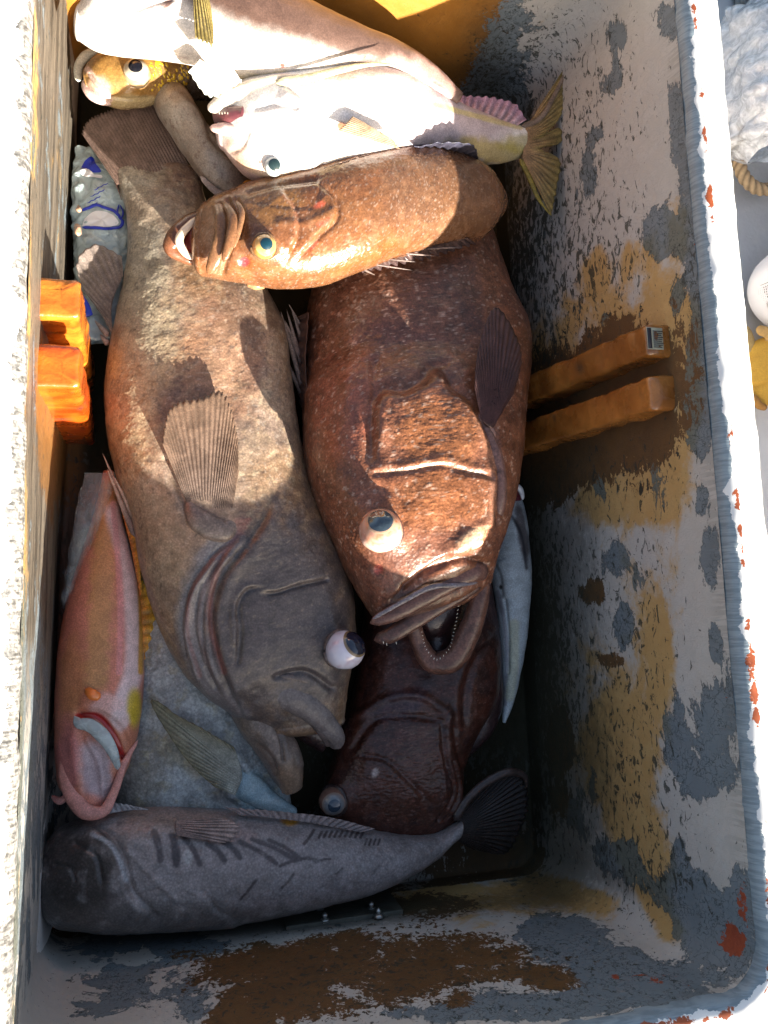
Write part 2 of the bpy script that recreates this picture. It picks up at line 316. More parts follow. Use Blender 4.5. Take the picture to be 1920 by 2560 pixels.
def loft(name, parent, sts, mat, base, ops=(), feats=(), n=320, m=150, exp=2.15, noise=.0012, tbot=.75, nsc=35, tipr=.35):
    """sts: (uL,vL,uR,vR,z,t) pairs of outline points; a closed tapered body with features pushed into its upper side"""
    A = np.array([np.concatenate([P(s[0], s[1], s[4]), P(s[2], s[3], s[4]), [s[5]]]) for s in sts])
    c = (A[:, :3]+A[:, 3:6])/2; d = np.concatenate([[0], np.cumsum(np.linalg.norm(np.diff(c, axis=0), axis=1))])
    x = d[-1]*(np.linspace(0, 1, n)); B = crd(A, d, x)
    C = (B[:, :3]+B[:, 3:6])/2; Lt = (B[:, 3:6]-B[:, :3])/2; t = np.maximum(B[:, 6], .0015)
    T = np.gradient(C, axis=0); T /= np.linalg.norm(T, axis=1)[:, None]
    Up = np.cross(Lt, T); Up /= np.linalg.norm(Up, axis=1)[:, None]; Up *= np.sign(Up[:, 2:3])
    # rounded ends
    r0 = np.linalg.norm(Lt[0])*tipr; r1 = np.linalg.norm(Lt[-1])*tipr
    k = 10; q = np.sin(np.linspace(0, 1, k, endpoint=False)*np.pi/2); s = np.sqrt(1-(1-q)**2)
    def cap(i, r, sgn):
        cc = C[i]+sgn*T[i]*r*(1-q)[:, None]; return cc, Lt[i][None]*s[:, None]+0*cc, t[i]*s, np.repeat(Up[i][None], k, 0)
    c0, l0, t0, u0 = cap(0, r0, -1); c1, l1, t1, u1 = cap(-1, r1, 1)
    C = np.concatenate([c0, C, c1[::-1]]); Lt = np.concatenate([l0, Lt, l1[::-1]]); t = np.concatenate([t0, t, t1[::-1]]); Up = np.concatenate([u0, Up, u1[::-1]])
    mt = int(m*.72); th = np.concatenate([np.linspace(0, np.pi, mt, endpoint=False), np.linspace(np.pi, 2*np.pi, m-mt, endpoint=False)])
    cs = np.sign(np.cos(th))*np.abs(np.cos(th))**(2/exp); sn = np.sign(np.sin(th))*np.abs(np.sin(th))**(2/exp); sn = np.where(sn < 0, sn*tbot, sn)
    V = C[:, None]+Lt[:, None]*cs[None, :, None]+Up[:, None]*(t[:, None]*sn[None])[..., None]
    N = gnormals(V, True)
    if (N[len(N)//2, mt//2] @ Up[len(N)//2]) < 0: N = -N
    U, W = proj(V); top = smooth(N[..., 2], -.05, .35); disp = fbm(V, nsc, 5, .5)*noise*2
    endw = np.minimum(1, np.minimum(np.arange(len(C)), np.arange(len(C))[::-1])/14.)[:, None]
    Dn = np.zeros_like(disp)
    for f in feats:
        k = f[0]
        if k == 'ridge':
            _, poly, wd, h = f[:4]; dd, _, al, ov = pdist(U, W, poly); e = np.exp(-(dd/wd)**2)*h
            if len(f) > 4: e = e*np.sin(np.pi*np.clip(al, .02, .98))**.5
            Dn = Dn+e
        elif k == 'step':
            _, poly, toward, h, L = f[:5]; sh = f[5] if len(f) > 5 else 3.
            dd, sg, al, ov = pdist(U, W, poly); tu = np.array([float(toward[0])]); tv = np.array([float(toward[1])]); s0 = np.sign(pdist(tu, tv, poly)[1][0]) or 1
            s = sg*s0; fade = np.exp(-(ov/(L*.35+1))**2)*np.clip(np.sin(np.pi*np.clip(al, .03, .97))*3, 0, 1)
            Dn = Dn+h*fade*(1/(1+np.exp(-np.clip(s/sh, -30, 30))))*np.exp(-np.maximum(s, 0)/L)-h*.45*fade*np.exp(-((s+sh*2.2)/(sh*2.2))**2)
        elif k == 'bump':
            _, (u, v), r, h = f[:4]; rv = f[4] if len(f) > 4 else r; an = math.radians(f[5]) if len(f) > 5 else 0
            x_ = (U-u)*math.cos(an)+(W-v)*math.sin(an); y_ = -(U-u)*math.sin(an)+(W-v)*math.cos(an)
            Dn = Dn+h*np.exp(-((x_/r)**2+(y_/rv)**2)**1.3)
        elif k == 'nz':
            _, (u, v), r, sc, h = f[:5]; q = V*np.array(f[5] if len(f) > 5 else (1, 1, 1))
            Dn = Dn+np.abs(fbm(q, sc, 3))*2*h*np.exp(-(((U-u)**2+(W-v)**2)/r**2)**1.5)
    V = V+N*((Dn*top*1.05+disp)*endw)[..., None]
    nn = len(C); fc = [gridf(nn, m, True)]
    cols = paintcols(V, base, ops)
    V2 = V.reshape(-1, 3); fc.append(np.array([list(range(m))[::-1]])); fc.append(np.array([[(nn-1)*m+j for j in range(m)]]))
    o = mk(name, V2, fc, mat, parent, cols=cols)
    g = gridf(nn, m, True); SURF[o.name] = BVHTree.FromPolygons([Vector(p) for p in V2], [tuple(int(i) for i in q) for q in g])
    return o
def hit(o, u, v):
    d = Vector(ray(u, v)).normalized(); r = SURF[o.name].ray_cast(Vector(CAM), d)
    if r[0] is None:
        q = SURF[o.name].find_nearest(Vector(P(u, v, .2))); return np.array(q[0]), np.array((0, 0, 1.))
    n = r[1] if r[1].dot(d) < 0 else -r[1]
    return np.array(r[0]), np.array(n)
def mpp(p): return (H-p[2])/F*1.03
def lip(name, o, pts, mat, col, parent=None, flat=.7, noise=.0008, nang=18, tipcol=None):
    """fold or lip following the surface: (u, v, radius px, lift in radii)"""
    Q = []; R = []
    for u, v, r, l in pts:
        p, n = hit(o, u, v); rr = r*mpp(p); Q.append(p+np.array([0, 0, 1])*rr*l*.6+n*rr*l*.4); R.append(rr)
    return tube(name, Q, R, mat, parent or o, nang, flat, col, noise=noise, tipcol=tipcol)
def free(name, pts, mat, col, parent, flat=1., noise=.0005, nang=14, tipcol=None):
    col = tuple(satur(col)); Q = [P(u, v, z) for u, v, z, r in pts]; R = [r*mpp(q) for q, (u, v, z, r) in zip(Q, pts)]
    return tube(name, Q, R, mat, parent, nang, flat, col, noise=noise, tipcol=tipcol)
def sphere_pts(c, r, n=24, m=36, cap=math.pi, axis=(0, 0, 1), sq=(1, 1, 1)):
    ax = Vector(axis).normalized().to_track_quat('Z', 'Y').to_matrix(); ax = np.array(ax)
    ph = np.linspace(.001, cap, n)[:, None]; th = np.linspace(0, 2*np.pi, m, endpoint=False)[None]
    L = np.stack([np.sin(ph)*np.cos(th)*sq[0], np.sin(ph)*np.sin(th)*sq[1], np.cos(ph)*sq[2]+0*th], -1)
    return (L*r) @ ax.T+np.array(c)
def eye(o, u, v, rpx, gaze, lift=.3, scl=(.75, .68, .62), iris=(.35, .25, .12), pup=(.01, .012, .02), ia=.8, pa=.5, blot=None, sq=(1, 1, 1), ring=None, name='eye', sock=None):
    p, n = hit(o, u, v); r = rpx*mpp(p); c = p+n*r*lift; V = sphere_pts(c, r, 28, 40, math.pi*.999, gaze, sq)
    d = _n(gaze); k = ((V-c)/r) @ d; cc = np.broadcast_to(np.array(scl, float), V.shape).copy()
    if blot is not None:
        m = smooth(fbm(V, 140, 4), -.1, .35)*.6+smooth(k, -.1, .75)*.5; m = np.clip(m, 0, 1)[..., None]; cc = cc*(1-m)+np.array(blot)*m
    V = V+((V-c)/r)*((fbm(V, 45, 3)*.10*r)[..., None]); cc = cc*(1-.28*smooth(fbm(V, 110, 4), .02, .2)[..., None]*np.array([.5, .9, .8]))
    e = mk(name, V, gridf(28, 40, True), M['eye'], o, cols=cc)
    def cap(nm, a, rr, col, mat, nz=.3, wob=0):
        V = sphere_pts(c, r*rr, 14, 36, a, gaze, sq); V = V+((V-c)/r)*((fbm(V, 45, 3)*.10*r)[..., None]); q = np.broadcast_to(np.array(col, float), V.shape)*(1+nz*fbm(V, 300, 3)*2)[..., None]
        edge = np.linspace(0, 1, 14)[:, None, None]
        if nm == 'iris' and ring is not None: q = q*(1-edge**4)+np.array(ring)*edge**4
        mk(nm, V, gridf(14, 36, True), mat, e, cols=np.clip(q, 0, 1))
    if sock is not None:
        q_ = np.linspace(0, 2*np.pi, 25); t1 = _n(np.cross(n, (0, 1, .3))); t2 = np.cross(n, t1); rr = r*math.sqrt(max(.2, 1-lift**2))*1.0
        tube('socket', [p+t1*rr*math.cos(a)*(1+.06*math.sin(3*a))+t2*rr*math.sin(a) for a in q_], r*.17, M['dark'] if r > .02 else M['wet'], o, 12, .8, sock, noise=.0012, subd=4)
    cap('iris', ia, 1.02, iris, M['eye']); cap('pupil', pa, 1.05, pup, M['pupil'])
    return e
def fin(name, parent, base, tip, nr, colA, colB, amp=.0012, ragged=.06, mat=None, n_along=26, raycol=.35, thick=.0011, ops=(), curl=0.):
    A = np.array([P(*q) for q in base]); B = np.array([P(*q) for q in tip]); n = nr*8+1
    def rs(X):
        if len(X) == 2: return X[0]+(X[1]-X[0])*np.linspace(0, 1, n)[:, None]
        d = np.concatenate([[0], np.cumsum(np.linalg.norm(np.diff(X, axis=0), axis=1))]); return crd(X, d, np.linspace(0, d[-1], n))
    A = rs(A); B = rs(B); s = np.linspace(0, 1, n); ph = np.cos(2*np.pi*nr*s)
    ext = 1-ragged*(1-ph)/2+ragged*.8*fbm(np.stack([s*nr*1.3, 0*s, 0*s+len(name)], -1), 1, 2)*2
    k = np.linspace(0, 1, n_along); V = A[:, None]+(B-A)[:, None]*(k[None, :, None]*ext[:, None, None])
    N = gnormals(V, False); N *= np.where(N[..., 2:3] < 0, -1, 1)
    V = V+N*(ph[:, None]*amp*(.3+.7*np.sin(np.pi*np.clip(k, 0, 1)))[None]+fbm(V, 30, 3)*amp*3+curl*np.sin(np.pi*k)[None])[..., None]
    kk = k[None, :, None]; c = np.array(colA)*(1-kk)+np.array(colB)*kk; c = c*(1+raycol*(ph*.5+.2*fbm(np.stack([s*nr, 0*s, 0*s], -1), 1, 2))[:, None, None]); c = c*(1+.5*fbm(V, 90, 3)[..., None])
    c = np.clip(np.broadcast_to(c, V.shape), .003, .95)
    o = mk(name, V, gridf(n, n_along), mat or M['fin'], parent, cols=c)
    sm = o.modifiers.new('thick', 'SOLIDIFY'); sm.thickness = thick; sm.offset = 0
    return o
def spine(name, parent, a, b, rpx, col, tipcol=(.5, .42, .36)):
    return free(name, [(a[0], a[1], a[2], rpx), ((a[0]+b[0])/2, (a[1]+b[1])/2, (a[2]+b[2])/2+.002, rpx*.7), (b[0], b[1], b[2], rpx*.15)], M['fin'], col, parent, tipcol=tipcol)
# ------------------------------------------------------------------ setting: deck, gunwale added for shade
def sheet(name, x0, x1, y0, y1, z, mat):
    return mk(name, [(x0, y0, z), (x1, y0, z), (x1, y1, z), (x0, y1, z)], np.array([[0, 1, 2, 3]]), mat, smoothf=False)
tag(sheet('sea', -900, 900, -900, 900, -1.2, plain('sea_water', (.02, .06, .08), .1)), kind='structure')
dk = box('deck', (-1.6, -2.2, -.09), (1.6, 2.6, -.03), M['deck'], bev=.0); tag(dk, kind='structure')
g = box('shade_gunwale', (1.30, -2.2, -.03), (1.42, 2.6, .43), M['hull'], bev=.02); tag(g, 'unseen white gunwale added beside the deck to shade it', 'gunwale')  # out of view, added so its shadow falls on the deck

# ------------------------------------------------------------------ the fish box
BX = root('fish_box', 'big weathered fibreglass fish box with flaking grey and white paint, holding the catch', 'fish box', (.25, .2, -.03))
X0, X1b, X1t, Y0b, Y0t, Y1b, Y1t, HR = -.118, .590, .664, -.418, -.446, .82, .86, .43
def perim(x0, x1, y0, y1, r, n=760, off=0.):
    x0 -= off; x1 += off; y0 -= off; y1 += off; r = r+off
    pts = []; nrm = []
    segs = [((x1, y0+r), (x1, y1-r), 0), ((x1-r, y1-r), 0, 1), ((x1-r, y1), (x0+r, y1), 0), ((x0+r, y1-r), 90, 1), ((x0, y1-r), (x0, y0+r), 0), ((x0+r, y0+r), 180, 1), ((x0+r, y0), (x1-r, y0), 0), ((x1-r, y0+r), 270, 1)]
    cnt = [250, 24, 130, 24, 250, 24, 130, 24]
    for sg, k in zip(segs, cnt):
        if sg[2] == 0:
            a, b = np.array(sg[0]), np.array(sg[1]); q = np.linspace(0, 1, k, endpoint=False)[:, None]; pts.append(a+(b-a)*q)
        else:
            th = np.radians(sg[1]+np.linspace(0, 90, k, endpoint=False)); pts.append(np.stack([sg[0][0]+r*np.cos(th), sg[0][1]+r*np.sin(th)], -1))
    return np.concatenate(pts)
def ring(h, off=0., bow=True):
    k = np.clip(h/HR, 0, 1.05); p = perim(X0+.004*k, X1b+(X1t-X1b)*k, Y0b+(Y0t-Y0b)*k, Y1b+(Y1t-Y1b)*k, .034+.02*k, off=off)
    wl = np.clip((.15-p[:, 0])/.2, 0, 1); kk = min(k, 1.); p[:, 0] += wl*((1-kk)*(.010+.044*(p[:, 1]-.2))+kk*(.006+.0166*(p[:, 1]-.2)))
    return np.concatenate([p, np.full((len(p), 1), h)], 1)
hs = np.concatenate([np.linspace(0, .425, 92)])
V = np.stack([ring(h) for h in hs]); fl = ring(0.)
cen = np.array([.24, .2, 0.]); fr = [cen+(fl-cen)*k for k in (.02, .2, .4, .6, .8, .9, .95, .98)]
V = np.concatenate([np.stack(fr), V]); nr_, m_ = V.shape[:2]
nrm = gnormals(V, True); V = V+nrm*(fbm(V, 6, 4)*.004+fbm(V*np.array([1, .5, 1]), 40, 3)*.0012)[..., None]
U, W = proj(V); X, Y, Z = V[..., 0], V[..., 1], V[..., 2]
def blobs(L, base=0.):
    o = np.full(U.shape, float(base))
    for b in L:
        u, v, ru, rv, st = b[:5]; an = math.radians(b[5]) if len(b) > 5 else 0.
        x = (U-u)*math.cos(an)+(W-v)*math.sin(an); y = -(U-u)*math.sin(an)+(W-v)*math.cos(an)
        m = np.exp(-((x/ru)**2+(y/rv)**2)**1.5); o = o*(1-m)+st*m if st < base else np.maximum(o, o*(1-m)+st*m)
    return o
right = (X > X1b-.03) & (Z > .001); near = (Y < Y0b+.03) & ~right; left = (X < X0+.03) & ~near; far = (Y > Y1b-.03) & ~right
grey = blobs([(1530, 200, 26, 75, .62, 15), (1480, 250, 30, 60, .6, 30), (1535, 90, 40, 50, .62), (1480, 420, 35, 80, .6, 20), (1500, 320, 30, 50, .5, 20), (1700, 330, 40, 170, .66), (1680, 60, 60, 60, .6, 30), (1660, 580, 55, 70, .8), (1740, 560, 38, 240, .78),
    (1690, 740, 20, 60, .6), (1750, 1000, 45, 180, .8), (1752, 1250, 30, 50, .75), (1775, 1400, 32, 110, .85), (1540, 1400, 40, 60, .62), (1560, 1560, 22, 70, .66), (1600, 1440, 30, 50, .5), (1790, 1600, 20, 60, .7), (300, 2500, 60, 25, .7), (900, 2330, 200, 20, .5), (1750, 1830, 90, 130, .8), (1780, 1940, 90, 60, .8),
    (1800, 2060, 55, 40, .3), (1700, 2130, 30, 50, .6), (1720, 2250, 80, 100, .9, -50), (1780, 2330, 90, 90, .95), (1560, 2160, 100, 60, .75, 30), (1850, 2300, 40, 150, .85), (1440, 2030, 60, 90, .6), (1400, 2340, 130, 60, .85), (1500, 2400, 140, 50, .75), (1600, 2440, 170, 60, .8), (1560, 2500, 300, 40, .85), (1250, 2530, 300, 30, .75),
    (380, 2460, 150, 55, .66), (470, 2530, 60, 50, .6), (250, 2510, 100, 40, .5), (250, 2330, 200, 60, .6), (450, 2360, 120, 50, .75), (1180, 80, 110, 200, 1.1, 25), (1250, 300, 80, 200, .9), (1270, 640, 50, 300, .45), (1500, 1000, 200, 240, .5)], .2)
ochre = blobs([(1490, 690, 38, 70, .7), (1600, 640, 60, 70, .6), (1690, 560, 30, 90, .45), (1660, 760, 60, 100, .7), (1705, 950, 50, 260, .8), (1660, 1230, 110, 90, .75, -10), (1550, 1260, 140, 60, .6), (1640, 1600, 60, 170, .75), (1690, 1480, 30, 120, .5), (1540, 1850, 120, 170, .85), (1600, 2090, 90, 190, .9, -25), (1650, 2280, 40, 90, .8, -30), (1430, 2240, 130, 45, .8, 15),
    (1300, 2260, 160, 40, .6), (1100, 2240, 180, 45, .75), (1200, 2300, 120, 30, .5), (1450, 1750, 80, 200, .5), (1500, 1000, 220, 260, .9), (1560, 1420, 40, 120, .35)], .05)
brown = blobs([(1530, 1000, 215, 190, 1.3, -25), (1350, 1120, 120, 160, 1.2), (1480, 1480, 40, 40, .75), (1530, 1650, 40, 22, .7), (1400, 1850, 45, 110, .95), (1345, 1560, 30, 90, .6), (1395, 2010, 40, 60, .8), (1560, 2080, 30, 20, .4), (1090, 2380, 300, 75, .74, 4), (1350, 2440, 110, 40, .75, 10), (700, 2430, 240, 95, .80), (900, 2460, 250, 90, .70), (500, 2380, 120, 30, .45), (1080, 2260, 190, 40, .7), (1690, 850, 22, 100, .6), (1735, 880, 12, 90, .6), (600, 2540, 130, 60, .8), (850, 2520, 90, 30, .3), (1150, 2500, 60, 30, .6)], .08)
brown = np.where(far, smooth(-X, -.56, -.40)*1.4+.1, brown)
fleck = blobs([(1560, 1900, 180, 400, .45), (1000, 2450, 900, 140, .45), (1280, 600, 170, 260, .75), (1400, 300, 220, 380, .45), (1450, 650, 200, 180, .55), (1330, 900, 150, 150, .6), (1560, 1500, 160, 300, .40), (1330, 1700, 110, 500, .9), (1250, 300, 130, 200, .6), (1650, 2150, 120, 150, .5), (1730, 700, 60, 200, .5), (1600, 1200, 200, 100, .4)], .12)
red = blobs([(1735, 620, 22, 300, .42), (1790, 1100, 20, 300, .42), (1830, 2350, 50, 60, .8), (1860, 2250, 25, 120, .55), (1640, 2450, 200, 25, .5), (1500, 200, 160, 260, .18), (1440, 500, 200, 200, .15), (1810, 1800, 18, 300, .4)], .02)
slime = blobs([(1390, 1550, 130, 520, .62), (1400, 1950, 150, 300, .72), (1330, 700, 110, 400, .4), (600, 2315, 600, 30, .6, -4), (1320, 1300, 50, 130, .9), (1330, 1550, 75, 250, .95), (1340, 1850, 90, 300, .95), (1380, 2150, 110, 120, .8, 35), (1290, 900, 60, 300, .6), (1255, 560, 55, 240, .6), (700, 2290, 700, 34, .8, -4), (1210, 200, 70, 200, .45), (1460, 2020, 60, 120, .5), (1500, 2180, 120, 30, .55, 28)], .0)
floor = (np.arange(nr_) < 8)[:, None] | (Z < .035); slime = np.where(floor, np.maximum(slime, .55+.5*smooth(Y, -.38, -.2)), slime); brown = np.where(floor, np.maximum(brown, .62), brown)
streak = np.where(left, smooth(Y, -.25, .15)*.75+.25, 0.); grey = np.where(left, .34+.2*smooth(-Y, -.1, .1), grey); ochre = np.where(left, .12+.45*smooth(Z, .36, .425), ochre)  # extra grey at the left wall's near end paints in its bluish shade
brown = np.where(left, .12+.95*np.exp(-(((Y-.24)/.12)**2+((Z-.15)/.2)**2)), brown); fleck = np.where(left, .3, fleck); red = np.where(left, .15, red); slime = np.where(left, .3*smooth(-Z, -.2, 0), slime)
stripes = smooth(Z, .395, .42)*(right | left)*.45
orange = np.where(far, 1., 0.)*smooth(-X, -.60, -.4)+np.where(left, .45*np.exp(-((Y-.26)/.08)**2), 0.)
at = dict(m1=np.stack([grey, ochre, brown], -1), m2=np.stack([fleck, red, slime], -1), m3=np.stack([streak, stripes, orange], -1))
mk('tub', V, gridf(nr_, m_, True), M['paint'], BX, attrs=at)
prof = [(.0, .421), (.0, .428), (.001, .434), (.004, .4395), (.008, .443), (.013, .445), (.019, .446), (.026, .4465), (.034, .4465), (.042, .446), (.048, .444), (.052, .440), (.054, .433), (.054, .41), (.054, .388), (.050, .384), (.014, .384), (.012, .37), (.010, .2), (.008, .0), (.008, -.03)]
V = np.stack([np.concatenate([ring(.43, off=o)[:, :2], np.full((m_, 1), z)], 1) for o, z in prof])
nrm = gnormals(V, True); po = np.array([p[0] for p in prof])[:, None]; U, W = proj(V)
V = V+nrm*(fbm(V, 22, 4)*.005+fbm(V*np.array([.3, 1, .3]), 300, 2)*.0005*np.exp(-((po-.004)/.01)**2))[..., None]
band = np.clip(1.05-po/.0135, 0, 1.2)+1.0*fbm(V*np.array([1, 1, 0]), 22, 5); band = np.where(po < .03, band, .12); lf = V[..., 0] < 0; band = np.where(lf & (po < .045), np.clip(.85-po/.024, 0, 1.2)+1.3*fbm(V*np.array([1, 1, 0]), 26, 5), band)
rd = np.exp(-((po-.012)/.006)**2)*.52+.05; rd = rd+1.5*fbm(V*np.array([1, 1, 0]), 5, 3)*(po < .02)-.03
rd = np.where(lf, .1, rd)
mk('rim', V, gridf(len(prof), m_, True), M['rim'], BX, attrs=dict(m1=np.stack([band, rd, 0*band+.15+.3*lf], -1), m2=np.stack([lf*1., lf*0., lf*0.], -1)))
# rails for the divider boards: vertical bars on both long walls, worn orange resin
def rail(y0, y1, xw, dx, zt, side, colA, colB, lean=0.):
    n = 60; zs = np.concatenate([np.linspace(-.0, zt, n)]); m = 48; th = np.linspace(0, 2*np.pi, m, endpoint=False)
    cs = np.sign(np.cos(th))*np.abs(np.cos(th))**.28; sn = np.sign(np.sin(th))*np.abs(np.sin(th))**.28
    R = []
    for z in list(zs)+[zt+.003, zt+.0045, zt+.005]:
        k = 1. if z <= zt else (.93, .8, .4)[[zt+.003, zt+.0045, zt+.005].index(z)]
        x_w = xw(min(z, zt)); cx_ = x_w-side*dx*.5+side*.006; R.append(np.stack([cx_+cs*(dx*.5+.006)*k, (y0+y1)/2+sn*(y1-y0)/2*k+lean*z, 0*cs+z], -1))
    V = np.stack(R); N = gnormals(V, True); N = N if (N[20, 0, 0] > 0) else -N
    V = V+N*(fbm(V, 28, 4)*.009+fbm(V, 160, 3)*.0016)[..., None]
    k = smooth(fbm(V, 24, 5, .6), -.18, .22)[..., None]; c = np.array(colA)*(1-k)+np.array(colB)*k
    k2 = smooth(fbm(V*np.array([1, 1, .5]), 42, 4, .6), .2, .3)[..., None]; c = c*(1-.75*k2)+np.array((.05, .045, .03))*.75*k2
    return mk('divider_rail', V, [gridf(len(R), m, True), np.array([[(len(R)-1)*m+j for j in range(m)]])], M['resin'], BX, cols=c)
xr = lambda z: X1b+(X1t-X1b)*z/HR
def wallpt(u, v, x): d = ray(u, v); return CAM+d*(x/d[0])
def rwall(u, v):
    p = wallpt(u, v, .63)
    for _ in range(6): p = wallpt(u, v, xr(p[2]))
    return p
ra = rwall(1668, 812); rb = rwall(1668, 895); rc = rwall(1668, 945); rd_ = rwall(1668, 1032)
zt = float((ra[2]+rb[2])/2)
print('RAILS', ra, rb, rc, rd_)
r1 = rail(rb[1], ra[1], xr, .034, zt, 1, (.24, .085, .016), (.38, .15, .03)); r2 = rail(rd_[1], rc[1], xr, .034, zt, 1, (.26, .085, .014), (.40, .15, .03))
lx = lambda z: X0+.004*z/HR
l1 = rail(.328, .373, lx, .052, .33, -1, (.34, .07, .006), (.60, .20, .02)); l2 = rail(.250, .297, lx, .052, .33, -1, (.36, .04, .004), (.56, .11, .008))
# worn sticker on top of the upper right rail
sx = xr(zt); st = box('sticker', (sx-.033, rb[1]+.008, zt+.0052), (sx-.010, ra[1]-.006, zt+.0062), M['paper'], r1, bev=.0004)
box('sticker_block', (sx-.0325, rb[1]+.009, zt+.0063), (sx-.027, ra[1]-.007, zt+.0068), M['ink'], st, bev=0)
for k in range(9): box('print_line', (sx-.0245, rb[1]+.0105+k*.0026, zt+.0063), (sx-.0125+.001*(k % 3), rb[1]+.0115+k*.0026, zt+.0067), M['ink'], st, bev=0)
# hinge plate and bolts at the foot of the near wall
def nwall(u, v): d = ray(u, v); return CAM+d*((Y0b+.004)/d[1])
def ywall(z): return Y0b+(Y0t-Y0b)*z/HR
xa, xb = nwall(725, 2330)[0], nwall(1040, 2300)[0]; V = []
for yo in (.006, -.02):
    for (x_, z_) in ((xa, .02), (xb, .02), (xb, .108), (xa, .108)): V.append((x_, ywall(z_)+yo, z_))
pl = mk('metal_plate', V, np.array([[0, 1, 2, 3], [4, 7, 6, 5], [0, 4, 5, 1], [1, 5, 6, 2], [2, 6, 7, 3], [3, 7, 4, 0]]), M['plate'], BX, smoothf=False)
bv = pl.modifiers.new('b', 'BEVEL'); bv.width = .0015; bv.segments = 2
for (u, v) in ((800, 2268), (812, 2288), (928, 2262), (946, 2276)):
    d = ray(u, v); q = CAM+d*((Y0b+.004)/d[1]); q = np.array([q[0], ywall(q[2])+.006, q[2]])
    tube('bolt', [q+np.array([0, -.006, 0]), q+np.array([0, .002, 0])], [.0075, .0065], M['steel'], pl, 6, col=(.5, .5, .5), n=8)
    tube('bolt', [q, q+np.array([0, .009, 0])], [.0042, .0038], M['steel'], pl, 12, col=(.5, .5, .5), n=6)
# ------------------------------------------------------------------ the catch
_P0 = P; ZSH = .04
def P(u, v, z): return _P0(u, v, z-ZSH*min(1., max(0., z)/.15))
def fish(name, label, cat, u, v, z, group=None): return root(name, label, cat, P(u, v, z), group)
G_ = 'groupers in the fish box'; T_ = 'tilefish in the fish box'
SAT = 1.3
# --- A: big grey grouper, tail up, head down
A = fish('grouper', 'big grey-brown grouper with a white bulging eye and pale gill folds', 'fish', 500, 1200, .05, G_)
Ast = [(288, 440, 500, 440, .17, .022), (312, 520, 515, 510, .17, .034), (318, 620, 560, 600, .165, .05), (306, 710, 640, 690, .16, .065), (280, 830, 702, 800, .155, .078), (264, 940, 722, 930, .15, .088), (264, 1060, 742, 1080, .15, .092),
       (284, 1170, 768, 1200, .15, .094), (328, 1300, 806, 1300, .15, .094), (355, 1440, 852, 1400, .15, .09), (402, 1580, 878, 1500, .15, .084), (470, 1697, 880, 1600, .15, .076), (560, 1775, 868, 1700, .15, .062), (650, 1820, 858, 1790, .15, .045)]
skA = (.22, .148, .10)
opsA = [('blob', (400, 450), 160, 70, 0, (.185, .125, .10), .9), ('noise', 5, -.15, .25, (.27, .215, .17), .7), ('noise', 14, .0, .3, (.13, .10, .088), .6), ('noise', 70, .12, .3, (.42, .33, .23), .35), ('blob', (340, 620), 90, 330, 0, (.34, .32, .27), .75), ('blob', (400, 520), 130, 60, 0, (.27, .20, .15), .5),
        ('blob', (350, 900), 90, 260, 10, (.38, .33, .24), .55), ('noise', 60, .16, .34, (.42, .37, .28), .4), ('blob', (560, 900), 120, 200, 0, (.24, .14, .095), .6), ('blob', (640, 740), 110, 130, 0, (.10, .075, .062), .7), ('blob', (480, 1250), 150, 160, 20, (.26, .20, .165), .6),  # the darkest blob puts the shade on the right flank into the skin colour
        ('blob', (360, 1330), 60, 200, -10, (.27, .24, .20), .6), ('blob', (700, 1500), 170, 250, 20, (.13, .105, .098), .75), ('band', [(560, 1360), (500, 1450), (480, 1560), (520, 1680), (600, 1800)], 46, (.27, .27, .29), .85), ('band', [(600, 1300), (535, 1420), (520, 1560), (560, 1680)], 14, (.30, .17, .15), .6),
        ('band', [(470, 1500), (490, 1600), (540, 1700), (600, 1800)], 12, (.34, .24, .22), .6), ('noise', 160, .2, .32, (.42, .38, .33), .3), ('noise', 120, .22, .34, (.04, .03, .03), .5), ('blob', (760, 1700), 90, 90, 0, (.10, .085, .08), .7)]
ftA = [('step', [(690, 1245), (668, 1300), (620, 1370), (565, 1440), (540, 1520), (545, 1600), (575, 1700), (610, 1780)], (720, 1500), .010, 60, 4),
       ('step', [(640, 1310), (580, 1370), (530, 1450), (512, 1540), (520, 1640), (560, 1740)], (700, 1560), .006, 30, 3), ('step', [(600, 1340), (530, 1400), (478, 1480), (462, 1560), (480, 1660), (530, 1760)], (700, 1560), .007, 30, 3),
       ('ridge', [(570, 1390), (520, 1460), (500, 1560), (515, 1660)], 6, .003), ('ridge', [(540, 1400), (490, 1470), (470, 1570), (500, 1690)], 5, .0025), ('ridge', [(500, 1460), (487, 1560), (505, 1640), (540, 1720)], 4, -.003),
       ('ridge', [(815, 1450), (740, 1468), (670, 1485), (628, 1470), (602, 1495), (600, 1580), (595, 1650)], 6, -.005), ('ridge', [(660, 1478), (615, 1465), (590, 1500), (585, 1600)], 8, .003), ('ridge', [(690, 1690), (760, 1680), (830, 1720)], 8, -.004),
       ('bump', (856, 1621), 42, .012), ('nz', (720, 1380), 130, 260, .0018), ('nz', (500, 950), 300, 190, .0012), ('bump', (640, 1600), 80, .006, 130, 10), ('ridge', [(415, 1150), (450, 1230), (480, 1300)], 10, -.005), ('ridge', [(705, 700), (640, 850), (560, 1000)], 40, -.004)]
